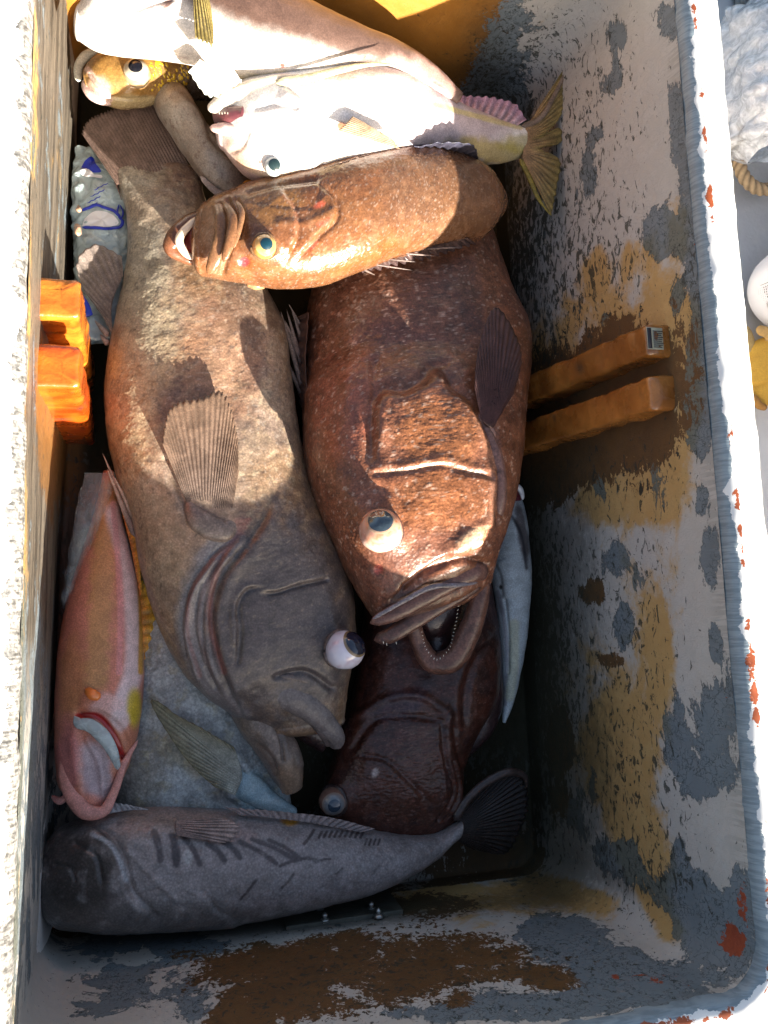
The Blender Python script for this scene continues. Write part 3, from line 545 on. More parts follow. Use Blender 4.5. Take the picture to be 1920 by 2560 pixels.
bA = loft('body', A, Ast, M['grouper'], skA, opsA+[('blob', (690, 1560), 230, 330, 20, (.078, .070, .072), .9), ('noise', 230, .2, .45, (.40, .33, .25), .22), ('noise', 38, .25, .6, (.11, .08, .065), .3), ('band', [(575, 1350), (500, 1450), (475, 1560), (510, 1680), (590, 1800)], 44, (.17, .16, .165), .75, .25), ('band', [(620, 1300), (545, 1420), (525, 1540), (560, 1680)], 9, (.20, .085, .075), .6), ('band', [(530, 1400), (478, 1480), (468, 1570), (500, 1690)], 7, (.16, .075, .07), .55), ('band', [(560, 1390), (510, 1470), (498, 1570), (530, 1690)], 6, (.10, .07, .07), .55), ('blob', (425, 1360), 60, 130, -15, (.23, .18, .14), .5), ('noise', 26, .2, .6, (.14, .118, .11), .3)], ftA, n=460, m=230, exp=2.7, noise=.0015)  # the dark bluish head blob is the head's shade painted into the skin
# lower jaw and mouth
jA = loft('lower_jaw', A, [(500, 1690, 640, 1640, .135, .04), (560, 1760, 672, 1730, .14, .045), (600, 1830, 700, 1800, .145, .045), (645, 1890, 735, 1850, .15, .042), (680, 1945, 755, 1905, .15, .034), (706, 1982, 755, 1960, .15, .022)], M['grouper'], (.16, .13, .115),
          [('blob', (600, 1800), 40, 90, -25, (.24, .21, .19), .6), ('noise', 60, .1, .3, (.24, .2, .17), .5), ('blob', (725, 1950), 40, 50, 0, (.24, .17, .12), .6)],
          [('ridge', [(680, 1790), (705, 1850), (708, 1900)], 5, -.005), ('ridge', [(630, 1850), (680, 1900), (690, 1930)], 6, -.003), ('ridge', [(700, 1785), (735, 1850), (752, 1910)], 7, .003)], n=160, m=120, noise=.0012)
loft('mouth', A, [(700, 1750, 720, 1830, .115, .02), (760, 1760, 765, 1860, .11, .02), (810, 1800, 800, 1880, .105, .015)], M['flesh'], (.035, .02, .02), n=50, m=60)  # dark body standing in for the shade inside the mouth
free('upper_lip', [(664, 1712, .20, 24), (690, 1716, .205, 38), (730, 1738, .205, 40), (775, 1768, .20, 34), (815, 1808, .192, 26), (843, 1850, .18, 20), (835, 1872, .165, 14)], M['grouper'], (.17, .15, .145), A, flat=.55, noise=.0015, nang=30)
free('lip_fold', [(655, 1730, .20, 14), (700, 1755, .205, 12), (760, 1782, .200, 12), (805, 1830, .19, 12), (825, 1866, .17, 10)], M['grouper'], (.11, .09, .085), A, flat=.6, noise=.001)
free('lip_fold', [(700, 1690, .222, 8), (760, 1700, .215, 9), (815, 1745, .20, 9), (850, 1800, .18, 9)], M['grouper'], (.12, .10, .095), A, flat=.6, noise=.001)
eye(bA, 853, 1622, 47, (.50, .42, .72), .45, (.62, .62, .72), (.06, .045, .03), (.008, .012, .03), .80, .66, None, (1, 1.05, 1), ring=(.25, .18, .10), sock=(.10, .075, .07))
loft('far_eye_lid', A, [(838, 1372, 842, 1385, .17, .005), (832, 1400, 860, 1398, .175, .012), (838, 1432, 872, 1425, .17, .01), (855, 1450, 876, 1448, .165, .004)], M['eye'], (.42, .30, .26), n=40, m=40)
fin('tail_fin', A, [(292, 462, .180), (390, 470, .195), (502, 470, .185)], [(204, 333, .165), (212, 312, .17), (290, 268, .185), (372, 228, .18)], 26, (.19, .125, .10), (.165, .11, .09), .0005, .02, raycol=.16)
fin('tail_fin_edge', A, [(292, 462, .178), (260, 410, .17), (204, 333, .162)], [(304, 500, .17), (290, 450, .17), (230, 350, .165)], 6, (.21, .12, .10), (.18, .12, .10), .0003, .0)
fin('pectoral_fin', A, [(478, 1285, .236), (520, 1318, .24), (575, 1308, .24)], [(404, 1105, .252), (432, 1010, .256), (500, 992, .258), (548, 976, .258), (590, 1070, .256), (597, 1180, .252)], 26, (.10, .075, .065), (.16, .10, .065), .0005, .02, raycol=.25, thick=.0012)
tube('fin_root', [P(470, 1240, .232), P(500, 1300, .242), P(560, 1325, .240), P(600, 1290, .235)], [.006, .016, .016, .006], M['grouper'], A, 16, .6, (.17, .135, .12), noise=.001)
fin('anal_fin', A, [(285, 850, .165), (280, 760, .17), (308, 690, .175)], [(262, 790, .165), (200, 705, .17), (192, 650, .175), (235, 610, .18), (305, 640, .18)], 12, (.24, .18, .15), (.27, .22, .19), .0008, .03, raycol=.3)
for a, b in (((272, 840, .165), (236, 800, .165)), ((272, 862, .16), (250, 835, .16))): spine('fin_spine', A, a, b, 9, (.34, .27, .24))
for a, b, r in (((340, 1345, .165), (268, 1172, .17), 9), ((352, 1330, .17), (285, 1190, .18), 8), ((352, 1350, .165), (256, 1132, .165), 7), ((345, 1300, .17), (300, 1200, .18), 6)): spine('pelvic_fin_spine', A, a, b, r, (.22, .17, .17))
ZSH = 0.015
SAT = 1.18
# --- B: big brown grouper, head down with open mouth
B = fish('grouper', 'big reddish-brown grouper with a gaping toothed mouth, bulging pinkish eye and pimpled head plate', 'fish', 1020, 1050, .05, G_)
Bst = [(840, 560, 1205, 545, .095, .060), (800, 650, 1230, 620, .105, .072), (774, 750, 1268, 740, .115, .082), (763, 840, 1308, 830, .122, .088), (758, 950, 1316, 925, .135, .090), (758, 1060, 1302, 1045, .165, .095), (768, 1180, 1285, 1180, .182, .098),
       (800, 1280, 1266, 1275, .188, .096), (838, 1360, 1245, 1350, .192, .088), (880, 1450, 1228, 1400, .195, .073), (925, 1530, 1222, 1435, .195, .052)]
opsB = [('noise', 6, -.2, .2, (.20, .085, .05), .7), ('noise', 18, 0, .3, (.09, .04, .028), .6), ('blob', (1000, 760), 230, 130, 0, (.12, .065, .047), .6), ('blob', (870, 1000), 90, 150, 10, (.24, .09, .06), .7), ('blob', (1010, 850), 130, 60, 10, (.09, .045, .04), .6), ('blob', (1100, 1080), 130, 100, 0, (.27, .115, .055), .7),  # reddish flank and head blobs paint sunlight, the dark one the plate's shadow
        ('blob', (1100, 1250), 140, 90, 0, (.24, .10, .048), .7), ('blob', (1060, 1225), 60, 28, 0, (.12, .055, .03), .6), ('noise', 90, .16, .32, (.34, .17, .11), .35), ('noise', 150, .24, .34, (.55, .42, .34), .5), ('blob', (950, 1420), 70, 90, 0, (.12, .055, .04), .7), ('blob', (1180, 1345), 45, 22, -35, (.62, .42, .28), .85, .1), ('blob', (1010, 1540), 120, 60, -30, (.075, .045, .038), .9),
        ('band', [(938, 1184), (1030, 1175), (1100, 1164), (1175, 1181), (1225, 1196)], 5, (.34, .19, .12), .4), ('blob', (946, 1424), 13, 13, 0, (.40, .12, .10), .9, .1), ('noise', 260, .26, .36, (.03, .015, .01), .5), ('band', [(1190, 1040), (1228, 1140), (1232, 1250), (1222, 1330)], 12, (.36, .19, .13), .5)]
ftB = [('step', [(945, 1150), (936, 1080), (942, 1010), (960, 988), (1005, 990), (1062, 962), (1091, 930), (1120, 975), (1163, 1010), (1200, 1070), (1236, 1150)], (1060, 1090), .009, 90, 6), ('ridge', [(938, 1184), (1030, 1175), (1100, 1164), (1175, 1181), (1227, 1196)], 7, -.003), ('ridge', [(935, 1172), (1030, 1163), (1100, 1152), (1180, 1168), (1230, 1180)], 12, .002),
       ('ridge', [(935, 910), (938, 1000), (932, 1080), (925, 1140)], 14, -.005), ('step', [(1240, 1180), (1238, 1250), (1228, 1330)], (1120, 1260), .007, 60, 4), ('nz', (1080, 1080), 150, 260, .0018), ('nz', (1080, 1270), 160, 330, .0012), ('nz', (950, 760), 260, 120, .0014, (1, .6, 1)), ('bump', (955, 1325), 70, .010), ('bump', (1165, 1350), 50, .010, 26, -35),
       ('bump', (900, 980), 60, .006, 150), ('ridge', [(1012, 1471), (1080, 1425), (1163, 1396), (1215, 1410)], 9, -.006), ('ridge', [(980, 1500), (1060, 1430), (1120, 1390)], 6, -.004), ('bump', (946, 1424), 12, -.004), ('ridge', [(900, 1220), (985, 1230), (1010, 1300)], 14, -.003)]
bB = loft('body', B, Bst, M['brown'], (.165, .075, .048), opsB+[('noise', 24, .2, .6, (.08, .034, .022), .35), ('noise', 200, .32, .55, (.28, .14, .085), .2)], ftB, n=430, m=250, exp=2.7, noise=.0016)
cL = (.12, .066, .055)
free('upper_lip', [(925, 1558, .225, 12), (980, 1535, .235, 22), (1060, 1490, .245, 27), (1140, 1448, .25, 27), (1195, 1428, .25, 26), (1218, 1440, .24, 18)], M['brown'], cL, B, .6, .0012, 24)
free('upper_lip_rim', [(935, 1600, .205, 12), (972, 1590, .215, 20), (1036, 1550, .225, 24), (1105, 1510, .23, 22), (1165, 1478, .235, 18), (1205, 1458, .235, 14)], M['brown'], (.10, .055, .045), B, .55, .001, 24)
free('lip_fold', [(930, 1548, .240, 5), (1000, 1508, .25, 6), (1080, 1468, .262, 7), (1150, 1462, .258, 6), (1195, 1456, .25, 4)], M['dark'], (.16, .15, .17), B, .6, .0006)
free('lower_jaw', [(1212, 1432, .225, 16), (1198, 1500, .218, 26), (1168, 1590, .205, 30), (1124, 1652, .195, 32), (1082, 1656, .19, 28), (1050, 1612, .19, 22), (1034, 1555, .20, 18), (1030, 1520, .21, 14)], M['brown'], (.13, .068, .052), B, .9, .0015, 28)
loft('mouth_lining', B, [(1035, 1520, 1195, 1440, .175, .018), (1040, 1560, 1180, 1500, .17, .02), (1052, 1600, 1160, 1560, .16, .018), (1066, 1640, 1140, 1620, .16, .015)], M['flesh'], (.022, .01, .01), [('noise', 60, -.1, .3, (.06, .022, .02), .6)], n=60, m=60)  # near-black colour carries the shade of the mouth cavity
for k in range(26):
    q = k/25; pts = crd(np.array([(1148, 1512), (1138, 1575), (1118, 1632), (1092, 1652), (1066, 1628), (1052, 1580)], float), np.array([0, 60, 120, 150, 185, 235.]), np.array([q*235]))[0]
    p = P(pts[0], pts[1], .222); c = P(1095, 1580, .19); d = _n(c-p); tube('tooth', [p, p+d*.0022+np.array([0, 0, .0015]), p+d*.004], [.0011, .0008, .0002], M['tooth'], B, 5, n=4)
for u, v in ((958, 1607), (966, 1611), (990, 1608), (1018, 1580), (1026, 1576)): p = P(u, v-4, .222); tube('tooth', [p, p+np.array([.0005, -.004, .0005])], [.0013, .0003], M['tooth'], B, 5, n=4)
eye(bB, 955, 1325, 55, (-.22, .42, .88), .50, (.74, .50, .40), (.16, .11, .09), (.03, .045, .06), .68, .56, (.42, .15, .06), ring=(.5, .32, .2), sock=(.09, .045, .035))
p_, n_ = hit(bB, 1172, 1352)
loft('far_eye_lid', B, [(1125, 1378, 1130, 1388, .262, .003), (1150, 1352, 1158, 1380, .268, .010), (1180, 1338, 1188, 1372, .27, .012), (1200, 1340, 1200, 1362, .262, .006)], M['eye'], (.70, .48, .36), [('noise', 60, 0, .3, (.5, .22, .12), .6)], n=50, m=50)
fin('pectoral_fin', B, [(1205, 1052, .272), (1228, 1070, .268), (1248, 1040, .26)], [(1186, 970, .272), (1196, 870, .270), (1243, 768, .268), (1285, 828, .258), (1304, 900, .25), (1282, 985, .245)], 22, (.05, .022, .022), (.07, .036, .032), .0010, .01, raycol=.55, thick=.0016)
tube('fin_root', [P(1180, 1000, .242), P(1200, 1045, .258), P(1225, 1085, .262), P(1238, 1130, .258)], [.004, .009, .009, .004], M['wet'], B, 14, .7, (.34, .20, .17), tipcol=(.30, .18, .15))
tube('gill_flap_edge', [P(1200, 1040, .262), P(1240, 1130, .27), P(1252, 1240, .268), P(1238, 1330, .25)], [.004, .008, .009, .004], M['brown'], B, 14, .7, (.16, .085, .07))
for a, b, r in (((758, 975, .15), (702, 778, .14), 8), ((760, 930, .15), (716, 772, .14), 7), ((752, 900, .15), (712, 800, .14), 8), ((762, 1000, .14), (706, 880, .13), 8), ((764, 880, .15), (728, 770, .15), 6), ((765, 840, .15), (722, 760, .15), 5)): spine('dorsal_fin_spine', B, a, b, r, (.13, .095, .085))
fin('dorsal_fin', B, [(770, 780, .18), (764, 900, .18), (768, 1040, .17)], [(730, 800, .12), (736, 900, .12), (746, 1000, .12)], 9, (.10, .05, .035), (.13, .09, .08), .0012, .2)
ZSH = 0.085
SAT = 1.15
# --- C: small brown grouper across the top
C = fish('grouper', 'small glossy tan grouper lying across two big ones, gold-ringed eye and red tongue showing', 'fish', 870, 540, .2, G_)
Cst = [(522, 512, 506, 688, .305, .036), (560, 492, 545, 694, .31, .046), (610, 472, 602, 702, .312, .053), (700, 441, 692, 717, .315, .058), (790, 414, 790, 714, .315, .060), (880, 392, 885, 684, .315, .060), (960, 372, 972, 652, .302, .060), (1040, 374, 1070, 628, .285, .060), (1120, 396, 1150, 612, .268, .057), (1190, 436, 1212, 590, .252, .048), (1222, 476, 1236, 556, .245, .034)]
opsC = [('noise', 8, -.2, .2, (.18, .085, .042), .7), ('noise', 26, .1, .6, (.14, .06, .025), .35), ('blob', (820, 640), 260, 50, -8, (.23, .085, .035), .6), ('blob', (680, 500), 90, 60, -20, (.22, .12, .052), .6), ('blob', (1100, 490), 170, 150, 0, (.12, .068, .042), .65), ('noise', 60, .12, .3, (.26, .15, .09), .35), ('noise', 140, .2, .32, (.16, .08, .05), .5), ('blob', (540, 600), 36, 100, 0, (.34, .22, .15), .6),
        ('blob', (610, 654), 14, 12, 0, (.45, .07, .08), .9), ('blob', (812, 556), 22, 10, -20, (.5, .10, .07), .8), ('blob', (800, 512), 18, 8, -20, (.5, .12, .08), .7), ('blob', (775, 615), 26, 12, -30, (.46, .12, .09), .5), ('band', [(700, 480), (735, 520), (740, 590)], 6, (.22, .10, .06), .7), ('noise', 300, .26, .34, (.5, .42, .36), .3)]
ftC = [('step', [(700, 470), (730, 520), (738, 590), (715, 640)], (600, 560), .0035, 60, 3), ('step', [(800, 470), (833, 500), (836, 545), (800, 580), (745, 640)], (650, 560), .005, 70, 3), ('bump', (660, 616), 50, .007), ('ridge', [(570, 500), (590, 560), (570, 630), (556, 690)], 7, -.005), ('ridge', [(548, 510), (568, 560), (550, 630), (540, 690)], 6, -.004),
       ('ridge', [(592, 500), (608, 540), (600, 590)], 6, -.004), ('ridge', [(536, 520), (545, 600), (525, 680)], 6, .004), ('bump', (610, 654), 12, -.003), ('nz', (950, 520), 300, 220, .0012), ('ridge', [(620, 480), (700, 462), (790, 450)], 8, -.003), ('ridge', [(700, 560), (760, 560), (830, 530)], 12, .002)]
bC = loft('body', C, Cst, M['wet'], (.15, .066, .034), opsC+[('noise', 30, .1, .6, (.20, .10, .05), .3)], ftC, n=330, m=200, exp=2.3, noise=.001)
free('maxilla', [(538, 506, .352, 12), (556, 545, .362, 20), (552, 600, .362, 20), (536, 650, .352, 17), (520, 686, .34, 10)], M['wet'], (.19, .10, .055), C, .55, .0012, 22)
free('maxilla_fold', [(560, 505, .362, 8), (582, 545, .374, 14), (576, 600, .374, 13), (558, 655, .364, 9)], M['wet'], (.17, .085, .045), C, .6, .001, 20)
free('maxilla_fold', [(590, 500, .368, 5), (604, 530, .376, 8), (596, 580, .376, 7), (585, 620, .37, 4)], M['wet'], (.19, .10, .055), C, .6, .001, 20)
free('lower_jaw', [(520, 528, .30, 8), (475, 552, .305, 17), (436, 598, .305, 23), (430, 618, .30, 22), (455, 638, .295, 18), (505, 652, .29, 14)], M['wet'], (.16, .07, .04), C, .7, .001, 22)
free('mouth_rim', [(516, 534, .315, 5), (474, 562, .322, 9), (448, 604, .322, 11), (464, 634, .315, 9), (505, 652, .31, 5)], M['eye'], (.70, .55, .42), C, .6, .0006, 16)
loft('mouth_lining', C, [(524, 540, 522, 655, .295, .014), (495, 556, 498, 648, .295, .018), (466, 585, 474, 636, .29, .014)], M['flesh'], (.16, .035, .035), n=40, m=40)
loft('tongue', C, [(522, 560, 520, 640, .325, .012), (506, 572, 504, 632, .325, .011), (493, 588, 493, 622, .318, .007)], M['flesh'], (.45, .025, .012), n=40, m=40)
eye(bC, 661, 617, 31, (.05, -.15, .97), -.1, (.50, .26, .07), (.42, .24, .07), (.004, .03, .045), 1.05, .50, (.40, .18, .04), ring=(.62, .42, .18), sock=(.16, .085, .04))
fin('upper_fin', C, [(738, 446, .355), (800, 430, .36), (850, 415, .355)], [(752, 444, .36), (850, 405, .366), (925, 384, .36)], 9, (.34, .19, .14), (.42, .28, .22), .001, .1, raycol=.4)
fin('fin_web', C, [(890, 660, .31), (980, 640, .305), (1080, 615, .30), (1170, 595, .29)], [(905, 680, .29), (1000, 664, .285), (1110, 636, .28), (1190, 610, .275)], 14, (.10, .06, .05), (.05, .03, .03), .002, .3)
for a, b, r in (((900, 655, .31), (1032, 676, .30), 4), ((890, 664, .31), (938, 688, .29), 6), ((950, 645, .305), (1040, 655, .31), 5), ((1000, 632, .305), (1090, 640, .30), 5), ((1060, 622, .30), (1160, 618, .30), 5)): spine('fin_spine', C, a, b, r*.8, (.09, .055, .045), (.2, .15, .13))
loft('chin_flap', C, [(615, 705, 620, 718, .29, .004), (640, 708, 640, 724, .29, .007), (662, 712, 660, 722, .29, .004)], M['wet'], (.34, .20, .11), n=30, m=30)
SAT = 1.25
# --- D: dark grouper under B
D = fish('grouper', 'nearly black grouper with a cloudy eye wedged below the gaping mouth of the reddish grouper', 'fish', 1020, 1850, .03, G_)
Dst = [(915, 1500, 1225, 1470, .10, .05), (905, 1580, 1238, 1560, .10, .06), (898, 1660, 1246, 1650, .105, .064), (882, 1740, 1235, 1750, .105, .066), (856, 1820, 1190, 1830, .105, .066), (832, 1900, 1158, 1905, .105, .064), (815, 1970, 1156, 1985, .10, .058), (835, 2050, 1125, 2060, .09, .045), (890, 2090, 1075, 2100, .085, .032)]
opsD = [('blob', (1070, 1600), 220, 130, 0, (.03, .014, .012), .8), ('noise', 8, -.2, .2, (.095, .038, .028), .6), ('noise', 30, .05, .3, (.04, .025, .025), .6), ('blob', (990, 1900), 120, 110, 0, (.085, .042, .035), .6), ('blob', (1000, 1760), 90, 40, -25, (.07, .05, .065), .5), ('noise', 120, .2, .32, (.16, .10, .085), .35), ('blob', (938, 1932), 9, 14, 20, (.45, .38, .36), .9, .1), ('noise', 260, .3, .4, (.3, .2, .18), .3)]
ftD = [('step', [(895, 1895), (960, 1905), (1010, 1950), (1060, 2000)], (960, 2010), .005, 60, 3), ('step', [(1120, 1770), (1128, 1850), (1150, 1940), (1150, 2010), (1110, 2060)], (1000, 1930), .008, 60, 4), ('ridge', [(1100, 1800), (1110, 1900), (1130, 1980), (1095, 2050)], 5, -.004), ('ridge', [(1128, 1900), (1140, 1980), (1110, 2050)], 4, -.003), ('ridge', [(1090, 1860), (1105, 1930), (1110, 1990)], 4, .002),
       ('ridge', [(900, 1790), (960, 1750), (1050, 1740), (1120, 1785)], 12, .005), ('ridge', [(880, 1870), (940, 1800), (1020, 1790), (1090, 1800)], 10, -.004), ('bump', (833, 2000), 44, .010), ('nz', (1000, 1920), 160, 220, .0025), ('step', [(1235, 1580), (1180, 1640), (1150, 1730), (1150, 1830)], (1020, 1700), .008, 50, 5)]
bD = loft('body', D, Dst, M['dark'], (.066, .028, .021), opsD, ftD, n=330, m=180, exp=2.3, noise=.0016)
loft('gill_flap', D, [(1215, 1620, 1240, 1610, .10, .02), (1180, 1720, 1252, 1700, .105, .03), (1160, 1800, 1248, 1780, .10, .028), (1155, 1870, 1215, 1840, .09, .02), (1152, 1895, 1172, 1888, .085, .008)], M['dark'], (.05, .03, .03), [('noise', 30, 0, .3, (.08, .05, .05), .5)], n=100, m=70)
eye(bD, 833, 2001, 34, (-.05, -.15, .97), .15, (.26, .15, .11), (.16, .19, .22), (.03, .05, .08), .95, .45, (.28, .13, .09), ring=(.40, .27, .20), sock=(.05, .03, .028))
for pts in ([(1100, 1740, 1), (1160, 1700, 1)],): pass
ZSH = .03
SAT = 1.1
# --- E: white tilefish, belly up, middle
E = fish('tilefish', 'white-bellied tilefish with mouth agape and forked yellow-brown tail against the right wall', 'fish', 950, 300, .2, T_)
Est = [(572, 236, 556, 372, .275, .032), (620, 207, 606, 430, .28, .045), (700, 188, 690, 458, .285, .053), (800, 180, 795, 440, .285, .055), (890, 174, 895, 408, .285, .054), (965, 184, 975, 392, .272, .050), (1040, 222, 1050, 386, .255, .044), (1112, 256, 1115, 398, .238, .037), (1190, 284, 1182, 409, .222, .029), (1260, 308, 1250, 408, .21, .021), (1322, 318, 1300, 396, .205, .014)]
wh = (.80, .76, .72)
opsE = [('noise', 10, 0, .3, (.74, .66, .60), .5), ('blob', (1130, 320), 170, 120, 10, (.50, .42, .44), .95), ('blob', (1230, 380), 130, 36, 10, (.36, .28, .09), .8), ('noise', 110, .0, .12, (.46, .36, .08), .0), ('blob', (625, 445), 90, 45, 35, (.52, .35, .22), .85), ('blob', (600, 380), 60, 30, 40, (.62, .40, .30), .7), ('blob', (810, 372), 70, 40, 0, (.56, .46, .26), .7), ('blob', (680, 330), 26, 30, 20, (.55, .42, .18), .6), ('blob', (760, 440), 150, 24, -10, (.32, .21, .12), .8),  # grey-mauve blob paints the shade over the tail half
        ('band', [(530, 330), (560, 385), (620, 440), (680, 465)], 14, (.56, .38, .38), .6), ('band', [(1090, 262), (1190, 290), (1300, 318)], 9, (.60, .52, .16), .6), ('blob', (858, 318), 22, 14, 30, (.28, .08, .02), .9), ('blob', (650, 405), 5, 5, 0, (.5, .1, .08), .9), ('blob', (1300, 360), 60, 30, 0, (.40, .33, .08), .6)]
ftE = [('step', [(780, 350), (800, 400), (770, 440)], (700, 400), .003, 40, 3), ('step', [(700, 215), (760, 260), (770, 330), (740, 400)], (620, 320), .003, 60, 3), ('bump', (685, 416), 32, .004), ('ridge', [(640, 270), (690, 262), (740, 270)], 8, -.002), ('nz', (1180, 350), 130, 300, .0006), ('ridge', [(620, 330), (600, 370), (560, 385)], 8, -.002)]
bE = loft('body', E, Est, M['smooth'], wh, opsE, ftE, n=330, m=160, exp=2.2, noise=.0008)
free('upper_jaw', [(645, 232, .32, 20), (600, 240, .315, 26), (560, 255, .31, 24), (532, 267, .305, 16), (522, 266, .30, 9)], M['smooth'], (.72, .66, .58), E, .8, .0006, 20)
free('jaw_ridge', [(760, 190, .33, 5), (690, 196, .332, 9), (620, 214, .328, 12), (570, 232, .32, 10), (535, 252, .312, 6)], M['smooth'], (.60, .52, .42), E, .7, .0005)
free('lower_jaw', [(640, 300, .31, 12), (600, 322, .31, 17), (560, 322, .305, 17), (536, 320, .30, 11), (524, 318, .297, 6)], M['smooth'], (.68, .46, .42), E, .8, .0006, 20)
loft('mouth_lining', E, [(560, 280, 556, 330, .285, .02), (590, 270, 590, 330, .30, .022), (622, 268, 620, 312, .315, .015)], M['flesh'], (.10, .03, .035), n=40, m=40)
for k in range(7): p = P(548+k*7, 280+(k % 2)*1-k*.4, .318); tube('tooth', [p, p+np.array([.0002, -.0036, .0003])], [.0012, .0003], M['tooth'], E, 5, n=4)
eye(bE, 684, 418, 25, (-.05, -.3, .92), -.2, (.50, .55, .55), (.45, .50, .50), (.015, .03, .03), 1.1, .62, (.35, .40, .40), ring=(.55, .58, .55))
fin('tail_fin', E, [(1308, 330, 0.218), (1312, 352, 0.218), (1305, 392, 0.218)], [(1424, 150, 0.233), (1418, 230, 0.228), (1396, 300, 0.223), (1352, 345, 0.220), (1402, 322, 0.220), (1404, 352, 0.220), (1350, 372, 0.220), (1395, 395, 0.220), (1392, 470, 0.223), (1378, 540, 0.226)], 30, (.30, 0.178, .09), (.20, .15, .045), .0007, .02, raycol=.55, thick=.0018)
free('tail_edge', [(1300, 318, 0.218, 9), (1345, 300, 0.223, 8), (1385, 240, 0.228, 7), (1410, 190, 0.232, 5), (1427, 152, 0.234, 2)], M['fin'], (.22, .16, .12), E, .6)
free('tail_edge', [(1300, 396, 0.216, 9), (1322, 440, 0.218, 8), (1345, 495, 0.222, 6), (1378, 540, 0.226, 2)], M['fin'], (.24, .19, .05), E, .6)
fin('dorsal_fin', E, [(1090, 258, 0.233), (1180, 288, 0.223), (1290, 316, 0.218)], [(1078, 246, 0.238), (1150, 240, 0.233), (1235, 244, 0.228), (1290, 262, 0.223), (1316, 300, 0.220)], 13, (.52, .38, .40), (.40, 0.228, .32), .0018, .06, raycol=.5)
fin('anal_fin', E, [(1050, 376, 0.233), (1120, 392, 0.228), (1190, 404, 0.223)], [(1035, 366, .30), (1110, 355, .305), (1170, 360, .30), (1198, 402, 0.233)], 10, (.10, .09, .12), (.045, .045, .07), .0015, .03, raycol=.4)
fin('pectoral_fin', E, [(845, 326, .345), (866, 308, .347), (880, 292, .345)], [(1000, 372, .335), (985, 352, .34), (960, 336, .345)], 9, (.36, .24, .15), (.30, .19, .12), .0012, .03, raycol=.5)
free('pelvic_fin', [(690, 208, .335, 12), (780, 192, .34, 12), (860, 172, .345, 10), (930, 160, .348, 6), (996, 163, .35, 2)], M['fin'], (.78, .72, .45), E, .4)
ZSH = .0
SAT = 1.1
# --- G: top tilefish
G = fish('tilefish', 'large white-bellied tilefish at the very top, drooping white fins and a brown flank', 'fish', 600, 80, .2, T_)
Gst = [(200, 22, 196, 96, .30, .022), (224, -14, 234, 116, .30, .036), (280, -48, 300, 130, .30, .044), (370, -66, 390, 138, .295, .048), (470, -62, 490, 154, .29, .05), (570, -50, 600, 186, .285, .058), (690, -8, 700, 200, .28, .056), (800, 46, 800, 202, .272, .050), (890, 88, 895, 200, .265, .044), (980, 122, 985, 212, .255, .037), (1065, 165, 1050, 238, .245, .028), (1150, 235, 1130, 268, .235, .014)]
opsG = [('noise', 12, 0, .3, (.76, .70, .66), .5), ('band', [(520, -60), (640, 0), (760, 30), (900, 92), (1000, 140), (1150, 240)], 105, (.085, .045, .032), .97, .1), ('blob', (1060, 200), 120, 60, 25, (.34, .22, .19), .9), ('blob', (800, 195), 230, 20, 0, (.50, .42, .16), .7), ('blob', (706, 163), 9, 7, 0, (.35, .03, .02), .95, .1), ('blob', (570, 78), 50, 5, 18, (.72, .68, .20), .7), ('blob', (418, 8), 20, 12, -45, (.10, .04, .03), .9, .1), ('band', [(340, 26), (380, 8), (410, 12)], 4, (.4, .3, .28), .8), ('blob', (1085, 222), 34, 18, 20, (.34, .06, .06), .9), ('band', [(290, 112), (380, 135), (470, 145)], 4, (.5, .42, .4), .7)]
ftG = [('step', [(290, 108), (380, 130), (460, 142), (500, 150)], (370, 60), .003, 40, 3), ('step', [(492, -40), (505, 40), (500, 120)], (400, 60), .006, 60, 4), ('ridge', [(340, 26), (400, 6), (430, 0)], 6, -.003)]
bG = loft('body', G, Gst, M['smooth'], (.66, .62, .58), opsG, ftG, n=330, m=150, exp=2.2, noise=.0008)
fin('dorsal_fin', G, [(600, -30, .33), (760, 22, .32), (900, 90, .30), (1000, 136, .28)], [(610, -38, .30), (770, 12, .29), (905, 70, .28), (1030, 128, .26)], 18, (.14, .07, .055), (.20, .11, .09), .0015, .05)
fin('pelvic_fin', G, [(482, -30, .352), (500, -36, .354), (520, -20, .352)], [(488, 96, .35), (508, 106, .352), (528, 116, .352), (534, 80, .35)], 8, (.30, .24, .08), (.16, .12, .035), .0009, .05, raycol=.6)
fin('pelvic_fin', G, [(470, 100, .345), (495, 96, .348), (525, 100, .345)], [(510, 150, .335), (556, 190, .33), (602, 208, .325), (560, 140, .34)], 8, (.78, .74, .66), (.72, .70, .62), .0004, .02, raycol=.2)
fin('pectoral_fin', G, [(500, 150, .33), (520, 158, .325), (545, 170, .32)], [(470, 180, .32), (528, 244, .30), (560, 235, .30), (605, 200, .31)], 9, (.74, .72, .60), (.56, .58, .50), .0014, .04)
free('fin_ray', [(520, 215, .31, 4), (490, 195, .31, 3), (471, 180, .31, 1)], M['fin'], (.6, .66, .68), G)
ZSH = .05
SAT = 1.0
